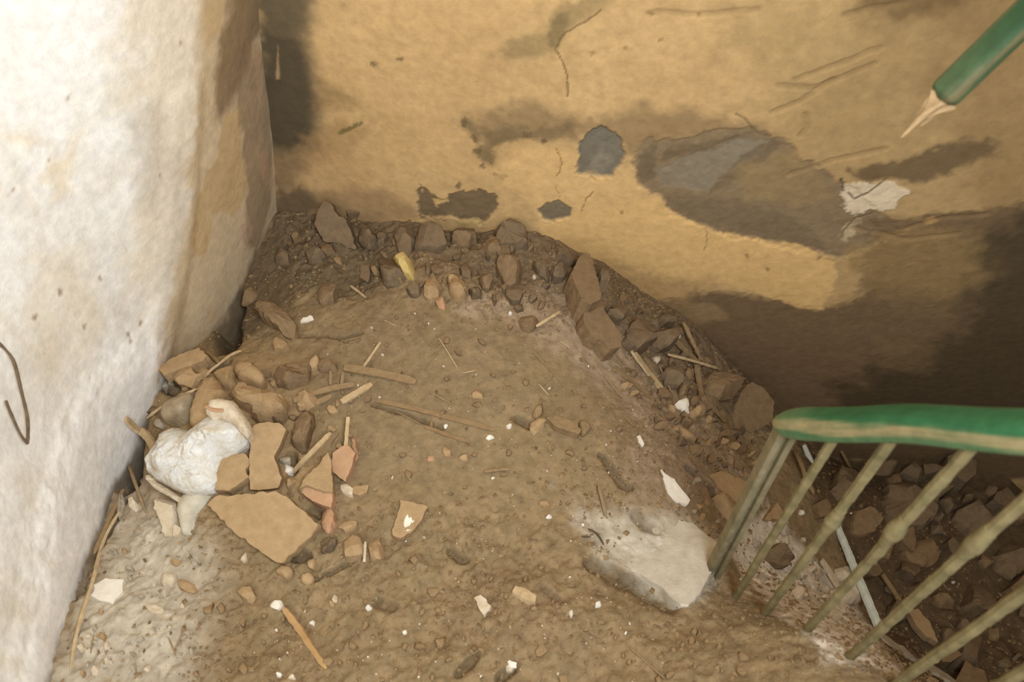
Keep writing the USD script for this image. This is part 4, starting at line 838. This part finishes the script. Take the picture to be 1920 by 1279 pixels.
# thin straws and splinters on the soil
STRAWS = []
for k, (px, w) in enumerate([([(823,634),(842,664),(860,694)],4), ([(1000,660),(1030,692),(1058,724)],4), ([(770,584),(800,610)],4), ([(805,735),(830,748),(850,760)],5), ([(1179,1212),(1212,1242),(1248,1274)],4), ([(1084,1076),(1100,1098)],4),
    ([(1050,640),(1070,652)],4), ([(968,640),(990,634)],3), ([(1100,700),(1122,716),(1142,730)],4), ([(1170,780),(1190,800)],4), ([(1140,670),(1152,690),(1170,700)],4), ([(780,612),(800,640),(816,652)],4), ([(868,700),(892,694)],3),
    ([(990,600),(1006,614)],3), ([(1220,760),(1250,786)],5), ([(1250,800),(1270,826)],4), ([(1090,660),(1110,690)],4), ([(1130,700),(1165,745)],5), ([(720,600),(744,612)],3), ([(900,580),(914,600)],3), ([(930,650),(950,676)],3), ([(1200,740),(1230,750)],4),
    ([(740,770),(790,796)],4), ([(640,640),(676,632)],4), ([(1010,720),(1030,742)],3), ([(700,1060),(722,1050)],3), ([(1180,1100),(1160,1112)],3), ([(1100,1180),(1130,1200)],3), ([(880,1230),(905,1215)],3), ([(410,1200),(440,1190)],3)]):
    stick('straw', 'thin dry straw lying loose on the brown soil', 'straw', px, w, 'woodpale' if k % 6 == 0 else 'wood', lifts=[.002] * len(px), group='loose dry straws on the soil')
    STRAWS.append((str(stage.GetPrimAtPath('/World').GetChildren()[-1].GetPath()), *np.mean(px, 0), math.dist(px[0], px[-1]), 'woodpale' if k % 6 == 0 else 'wood'))
stick('plank', 'long soil covered board edge across the smooth heap', 'plank', [(706,752),(780,768),(850,786),(930,808)], 18, 'soilclod', form='lath', lifts=[-.002,-.002,-.003,-.005])
stick('plank', 'lower soil covered board edge below the long one', 'plank', [(796,800),(840,816),(882,830)], 13, 'soilclod', form='lath', lifts=[-.001,-.001,-.002])

# ------------------------------------------------------------------ down in the stairwell, beyond the bars
def tilted(px, ts, w, name, label, cat, m, flat=.5, sides=4):
    P = [at_depth(u, v, t) for (u, v), t in zip(px, ts)]
    SEED[0] += 1
    v, f = tube(P, w, sides, flat, (-.3, -.5, .8), SEED[0], .04, (.9, .9)); return obj(name, (v, f), M[m], smooth=25, label=label, cat=cat)
g1 = hit(1512, 838, 'ground'); g2 = hit(1652, 1182, 'ground')
t1 = np.dot(g1 - EYE, [0, CP, -SP]); t2 = np.dot(g2 - EYE, [0, CP, -SP])
tilted([(1508,836),(1650,1182)], [t1 - .08, t2 - .05], [.009, .014], 'pole', 'long white painted pole leaning down into the stairwell behind the bars', 'pole', 'whitewood', .8, 8)
stick('stick', 'short greenish stick left of the white pole head', 'stick', [(1490,846),(1508,888),(1526,926)], 14, 'wood', lifts=[.05,.05,.04])
stick('board', 'pale dusty board at the bottom edge below the white pole', 'board', [(1650,1192),(1690,1222),(1740,1254),(1800,1290)], 66, 'grey', lifts=[.03]*4, form='lath', flat=.2)
piece('stone', 'pale round stone leaning under the white pole', 'stone', blob(1594,1108,24,24,10,seed=41), .05, 'pale', 'lump')
piece('stone', 'white curled plaster piece behind the pale round stone', 'stone', blob(1584,1076,20,14,9,seed=42), .035, 'pale')
stick('shard', 'long pale curved shard beside the pale round stone', 'shard', [(1540,1050),(1556,1074),(1572,1102)], 26, 'pale', lifts=[.03]*3, form='lath')
stick('shard', 'upright pale shard left of the long curved one', 'shard', [(1518,1106),(1524,1130),(1532,1156)], 22, 'pale', lifts=[.02]*3, form='lath')
stick('shard', 'small hooked pale shard above the upright one', 'shard', [(1526,1054),(1534,1066),(1530,1076)], 10, 'pale', lifts=[.02]*3)
piece('stone', 'pale lump left of the upright pale shard', 'stone', [(1480,1112),(1492,1102),(1508,1116),(1504,1130),(1488,1126)], .03, 'pale')
stick('lath', 'dim lath crossing the lower stairwell rubble', 'lath', [(1640,1056),(1664,1092),(1690,1132)], 20, 'wood', lifts=[.03]*3, form='lath')
piece('plaster_slab', 'flat tan slab low in the stairwell right of the pole foot', 'plaster slab', [(1700,1146),(1720,1142),(1744,1170),(1758,1206),(1738,1196),(1716,1172)], .02, 'tan', 'slab', lift=.02)
stick('strip', 'curved pale strip high in the stairwell under the handrail', 'strip', [(1574,840),(1586,862),(1602,884)], 12, 'wood', lifts=[.04]*3)
for lab, px, h, m in [
  ('large dim block below the handrail, right of the second bar', [(1650,960),(1664,912),(1710,896),(1750,916),(1752,976),(1716,1000),(1672,994)], .06, 'dark'),
  ('reddish dim stone left of the large dim block', [(1590,990),(1602,960),(1632,952),(1648,976),(1636,1004),(1606,1010)], .04, 'brown'),
  ('grey stone in the gap between the white pole and second bar', [(1556,920),(1570,872),(1608,868),(1630,900),(1612,930),(1580,936)], .04, 'dark'),
  ('dark angular stone far right in the stairwell', [(1780,990),(1796,950),(1840,940),(1868,970),(1850,1010),(1806,1014)], .05, 'dark'),
  ('dark stone at the right edge of the stairwell', [(1860,1060),(1880,1020),(1925,1016),(1940,1060),(1900,1086)], .05, 'dark'),
  ('brown slab shaped stone in the middle of the stairwell', [(1690,1040),(1706,1012),(1744,1010),(1764,1040),(1740,1066),(1704,1064)], .04, 'brown'),
  ('dark stone low right behind the fourth bar', [(1800,1130),(1820,1096),(1866,1100),(1880,1136),(1850,1160),(1816,1158)], .05, 'dark'),
  ('dark lump at the lower right corner of the stairwell', [(1780,1220),(1800,1190),(1850,1192),(1866,1226),(1830,1250),(1796,1246)], .05, 'dark'),
  ('brown stone near the foot of the white pole', [(1664,1150),(1676,1130),(1700,1134),(1702,1158),(1682,1166)], .05, 'dark'),
  ('ridged grey rubble clump behind the first bars', [(1430,1050),(1446,1026),(1476,1024),(1492,1044),(1474,1062),(1446,1064)], .05, 'dark'),
  ('dim stone right of the curved pale strip', [(1616,880),(1632,854),(1668,852),(1684,874),(1666,896),(1632,900)], .04, 'dark'),
  ('brown stone above the dim lath in the stairwell', [(1640,1040),(1652,1020),(1676,1022),(1682,1042),(1660,1054)], .05, 'brown')]:
    piece('stone', lab, 'stone', px, h, m)

# ------------------------------------------------------------------ uncounted rubble: alike pieces, each its own object
ANCHORS = [('leaning grey slab',630,425),('yellow cornered block',745,505),('long brick shaped stone',1100,525),('worn half brick',1127,615),('big crest lump',955,510),('broad dark crest stone',950,440),('knobbly brown stick',1298,640),
 ('rough mortar lump',1350,717),('large wall slab',1408,765),('white plaster knob',1280,760),('dusty tan plank',1215,697),('pointed white shard',1268,915),('newel post',1400,970),('landing corner',1285,1125),('big plaster slab',490,985),('white plastic bag',365,860),
 ('crumpled paper',428,775),('upright tan block',500,850),('pinkish brick shard',645,870),('broad white flake',200,1110),('orange tan stick',570,1195),('white painted piece',770,970),('pale angular chip',903,1136),('wood offcut',985,1115),('overhanging crust',1055,795),
 ('round stick stub',933,880),('white pole foot',1645,1170),('pale round stone',1594,1108),('large dim block',1700,950),('pale bottom board',1720,1240),('long wall stick',165,1110),('split pale stone',520,595),('half buried plank',710,702),('flat tan slab',1377,920),
 ('upright pale shard',852,535),('tan pebble pair',895,748),('round foreground pebble',826,1202),('propped wall slab',345,680),('curved black twig',1118,1005),('grey plastic tail',358,960),('dull plastic sack',335,765),('curved pale strip',1588,862),('squarish brown stone',868,440)]
ORD = ['', 'second ', 'third ', 'fourth ', 'fifth ', 'sixth ', 'seventh ', 'eighth ', 'ninth ']
TONE = {'wood': 'dusty', 'woodpale': 'light', 'dark': 'grey-brown', 'brown': 'brown', 'tan': 'tan', 'grey': 'grey', 'pale': 'pale', 'white': 'white', 'soilclod': 'earthy'}
SEEN = {}
def single_out(made, noun, size):
    """labels for the pieces of one group: tone, size and where each lies from the nearest thing that is easy to find"""
    for prim, u, v, s, m in sorted(made, key=lambda q: min(math.hypot(q[1] - a, q[2] - b) for _, a, b in ANCHORS)):
        nm, a, b = min(ANCHORS, key=lambda q: math.hypot(u - q[1], v - q[2]))
        dx, dy = u - a, v - b
        way = ('above ' if dy < 0 else 'below ') if abs(dy) > 2.2 * abs(dx) else ('left of ' if dx < 0 else 'right of ') if abs(dx) > 2.2 * abs(dy) else ('above and ' if dy < 0 else 'below and ') + ('left of ' if dx < 0 else 'right of ')
        big = ['small ', '', 'large '][int(np.clip((s - size[0]) / (size[1] - size[0]) * 3, 0, 2))]
        key = big + TONE[m] + ' ' + noun + ' ' + way + 'the ' + nm
        k = SEEN.get(key, 0); SEEN[key] = k + 1
        say(prim, key if k == 0 else key.replace(noun, noun, 1) + ', ' + ORD[k].strip() + ' nearest')
single_out([(stage.GetPrimAtPath(a), u, v, s, m) for a, u, v, s, m in STRAWS], 'loose thin straw', (14, 90))
def scatter(name, label, cat, group, region, n, size, mats, form='rock', seed=1, gap=1.0, flat=.6, squash=.75, hmul=.5, noun=None):
    from shapely import Polygon, Point
    rng = np.random.default_rng(seed); R = Polygon(region); x0, y0, x1, y1 = R.bounds; made = tries = 0; done = []
    while made < n and tries < n * 40:
        tries += 1
        u, v = rng.uniform(x0, x1), rng.uniform(y0, y1)
        s = size[0] + (size[1] - size[0]) * rng.random() ** 2.2
        if not R.contains(Point(u, v)) or any(math.hypot(u - a, v - b) < gap * (s + c) for a, b, c in TAKEN): continue
        G0 = hit(u, v, 'ground')
        if G0[1] > back_y(G0[0]) - .01 or G0[0] < left_x(G0[1], max(G0[2], 0)) + .01: continue
        made += 1
        mm = 1.0 / F * np.linalg.norm(G0 - EYE)
        m = mats[int(rng.integers(len(mats)))]
        q = piece(name, label, cat, blob(u, v, s, s * rng.uniform(squash - .25, squash + .15), int(rng.integers(5, 9)), rng.uniform(0, 3.1), int(rng.integers(1e6)), .42), s * mm * hmul * 2 * rng.uniform(.6, 1.2), m, form if rng.random() < .75 else 'slab', group=group, lift=s * mm * .15 * rng.random(), step=max(.006, s * mm * .8))
        done.append((q.GetPrim(), u, v, s, m))
    if noun: single_out(done, noun, size)
scatter('rubble_stone', 'dusty dark rubble stone along the foot of the back wall', 'stone', 'rubble stones along the back wall', [(520,405),(700,412),(1000,436),(1150,520),(1280,600),(1440,760),(1420,800),(1280,720),(1120,600),(900,560),(700,520),(520,470)], 64, (6,17), ['dark','dark','brown','soilclod'], seed=3, gap=.75, noun='rubble stone')
scatter('gravel_lump', 'small broken lump on the stony right slope', 'stone', 'lumps on the right slope', [(1180,680),(1300,730),(1420,830),(1430,900),(1340,880),(1240,800),(1150,700)], 60, (7,17), ['brown','tan','dark','brown'], seed=4, gap=.7, noun='slope lump')
scatter('gravel_lump', 'small pale gravel lump by the newel post and slope edge', 'rubble', 'gravel lumps near the newel post', [(1280,900),(1350,900),(1380,1000),(1340,1080),(1320,980),(1260,940)], 26, (5,10), ['tan','brown','grey'], seed=5, gap=.8, noun='gravel lump')
scatter('stair_rubble', 'pale crumbly lump in the lit rubble beyond the bars', 'rubble', 'lit lumps beyond the bars', [(1370,1080),(1440,980),(1500,1000),(1560,1060),(1600,1160),(1640,1200),(1660,1279),(1620,1240),(1560,1150),(1460,1110)], 60, (5,14), ['grey','pale','pale'], seed=6, gap=.7, noun='crumbly lump')
scatter('stair_stone', 'dim brown stone in the dark stairwell', 'stone', 'dim stones in the stairwell', [(1520,850),(1930,870),(1930,1279),(1790,1279),(1660,1110),(1560,1000)], 40, (12,40), ['dark','dark','brown'], seed=7, gap=.75, noun='stairwell stone')
scatter('pile_fragment', 'small tan fragment in the pile by the left wall', 'plaster chunk', 'small fragments of the left pile', [(300,700),(420,670),(600,680),(640,740),(640,860),(560,900),(470,930),(300,930),(270,900)], 34, (7,15), ['tan','brown','tan'], seed=8, gap=.6, noun='pile fragment')
scatter('wall_foot_chip', 'pale grey chip in the dusty soil at the wall foot', 'plaster chip', 'pale chips at the left wall foot', [(130,1275),(170,1130),(240,970),(330,990),(400,1090),(360,1275)], 52, (4,11), ['grey','pale','grey','tan'], seed=9, gap=1.0, noun='wall-foot chip')
scatter('clod', 'small soil clod on the brown foreground', 'clod', 'soil clods in the foreground', [(400,1060),(560,1080),(760,1040),(1000,1040),(1180,1130),(1400,1180),(1500,1279),(360,1279)], 70, (5,13), ['soilclod'], 'lump', seed=10, gap=1.3, noun='soil clod')
scatter('heap_clod', 'small clod lying on the smooth middle of the heap', 'clod', 'soil clods on the middle heap', [(600,600),(900,580),(1120,680),(1220,880),(1100,960),(760,920),(640,800)], 45, (4,9), ['soilclod','brown'], 'lump', seed=11, gap=1.5, noun='heap clod')
scatter('pale_crumb', 'tiny pale plaster crumb dotting the brown soil', 'plaster crumb', 'tiny pale crumbs on the soil', [(440,1279),(560,1060),(700,900),(640,620),(800,520),(1120,620),(1320,850),(1320,1000),(1100,960),(1200,1160),(1400,1279)], 70, (1.8,3.4), ['white','pale','pale'], seed=12, gap=2.0, hmul=.8, noun='tiny crumb')

# grains: too many to count
_sl = RegularGridInterpolator((GX, GY), inside(X := GXX, GYY, G([(1100,980),(1345,1000),(1345,1080),(1290,1140),(1240,1120)]), .03) + .85 * inside(GXX, GYY, G([(90,1300),(230,900),(330,960),(400,1050),(340,1300)]), .06), bounds_error=False, fill_value=0)
def grains(name, label, cat, n, size, m, seed, dens):
    rng = np.random.default_rng(seed)
    x = rng.uniform(-1.02, 1.6, n * 4); y = rng.uniform(.4, 1.95, n * 4)
    z = ground_z(x, y)
    ok = (rng.random(n * 4) < dens(x, y) * (1 - (.85 if m != 'pale' else 0) * _sl(np.stack([np.clip(x, -1.07, 1.9), y], -1)))) & (y < back_y(x) - .005) & (x > left_x(y, np.clip(z, 0, 1)) + .005)
    x, y, z = x[ok][:n], y[ok][:n], z[ok][:n]; k = len(x)
    s = size[0] + (size[1] - size[0]) * rng.random(k) ** 3
    o = np.array([(1,0,0),(0,1,0),(-1,0,0),(0,-1,0),(0,0,.8),(0,0,-.8)], float)
    fo = np.array([(0,1,4),(1,2,4),(2,3,4),(3,0,4),(1,0,5),(2,1,5),(3,2,5),(0,3,5)])
    v = o[None] * s[:, None, None] * rng.uniform(.55, 1.3, (k, 6, 1)) + rng.normal(size=(k, 6, 3)) * (.2 * s)[:, None, None]
    an = rng.uniform(0, 6.28, k); c, sn = np.cos(an)[:, None], np.sin(an)[:, None]
    v = np.stack([v[..., 0] * c - v[..., 1] * sn, v[..., 0] * sn + v[..., 1] * c, v[..., 2]], -1) + np.stack([x, y, z + s * .25], -1)[:, None]
    f = (fo[None] + (np.arange(k) * 6)[:, None, None]).reshape(-1, 3)
    obj(name, (v.reshape(-1, 3), f), M[m], parent='/World/floor', smooth=False, label=label, kind='stuff')
_rg = RegularGridInterpolator((GX, GY), rough, bounds_error=False, fill_value=.5)
_gr = RegularGridInterpolator((GX, GY), inside(GXX, GYY, G([(1030,860),(1130,800),(1260,760),(1380,880),(1340,960),(1200,940),(1100,970)]), .05) + inside(GXX, GYY, G([(860,520),(1000,480),(1100,600),(980,640)]), .05), bounds_error=False, fill_value=0)
dn = lambda x, y: np.clip(.5 * _gr(np.stack([np.clip(x, -1.07, 1.9), y], -1)) + .03 + .27 * _rg(np.stack([np.clip(x, -1.07, 1.9), y], -1)) * (.4 + 3.2 * np.clip(fb(x, y, 9, 3, 77) + .12, 0, 1)), 0, 1)
grains('soil_crumbs', 'loose brown soil crumbs strewn over the heap', 'soil crumbs', 16000, (.0012, .0075), 'soilclod', 21, dn)
grains('mortar_crumbs', 'loose grey brown mortar grit strewn over the heap', 'grit', 3500, (.0014, .007), 'brown', 22, dn)
grains('plaster_grit', 'fine pale plaster grit strewn over the heap', 'grit', 1300, (.0010, .0028), 'pale', 23, lambda x, y: np.clip(.15 + 2.5 * np.clip(fb(x, y, 5, 3, 78) + .05, 0, 1), 0, 1))
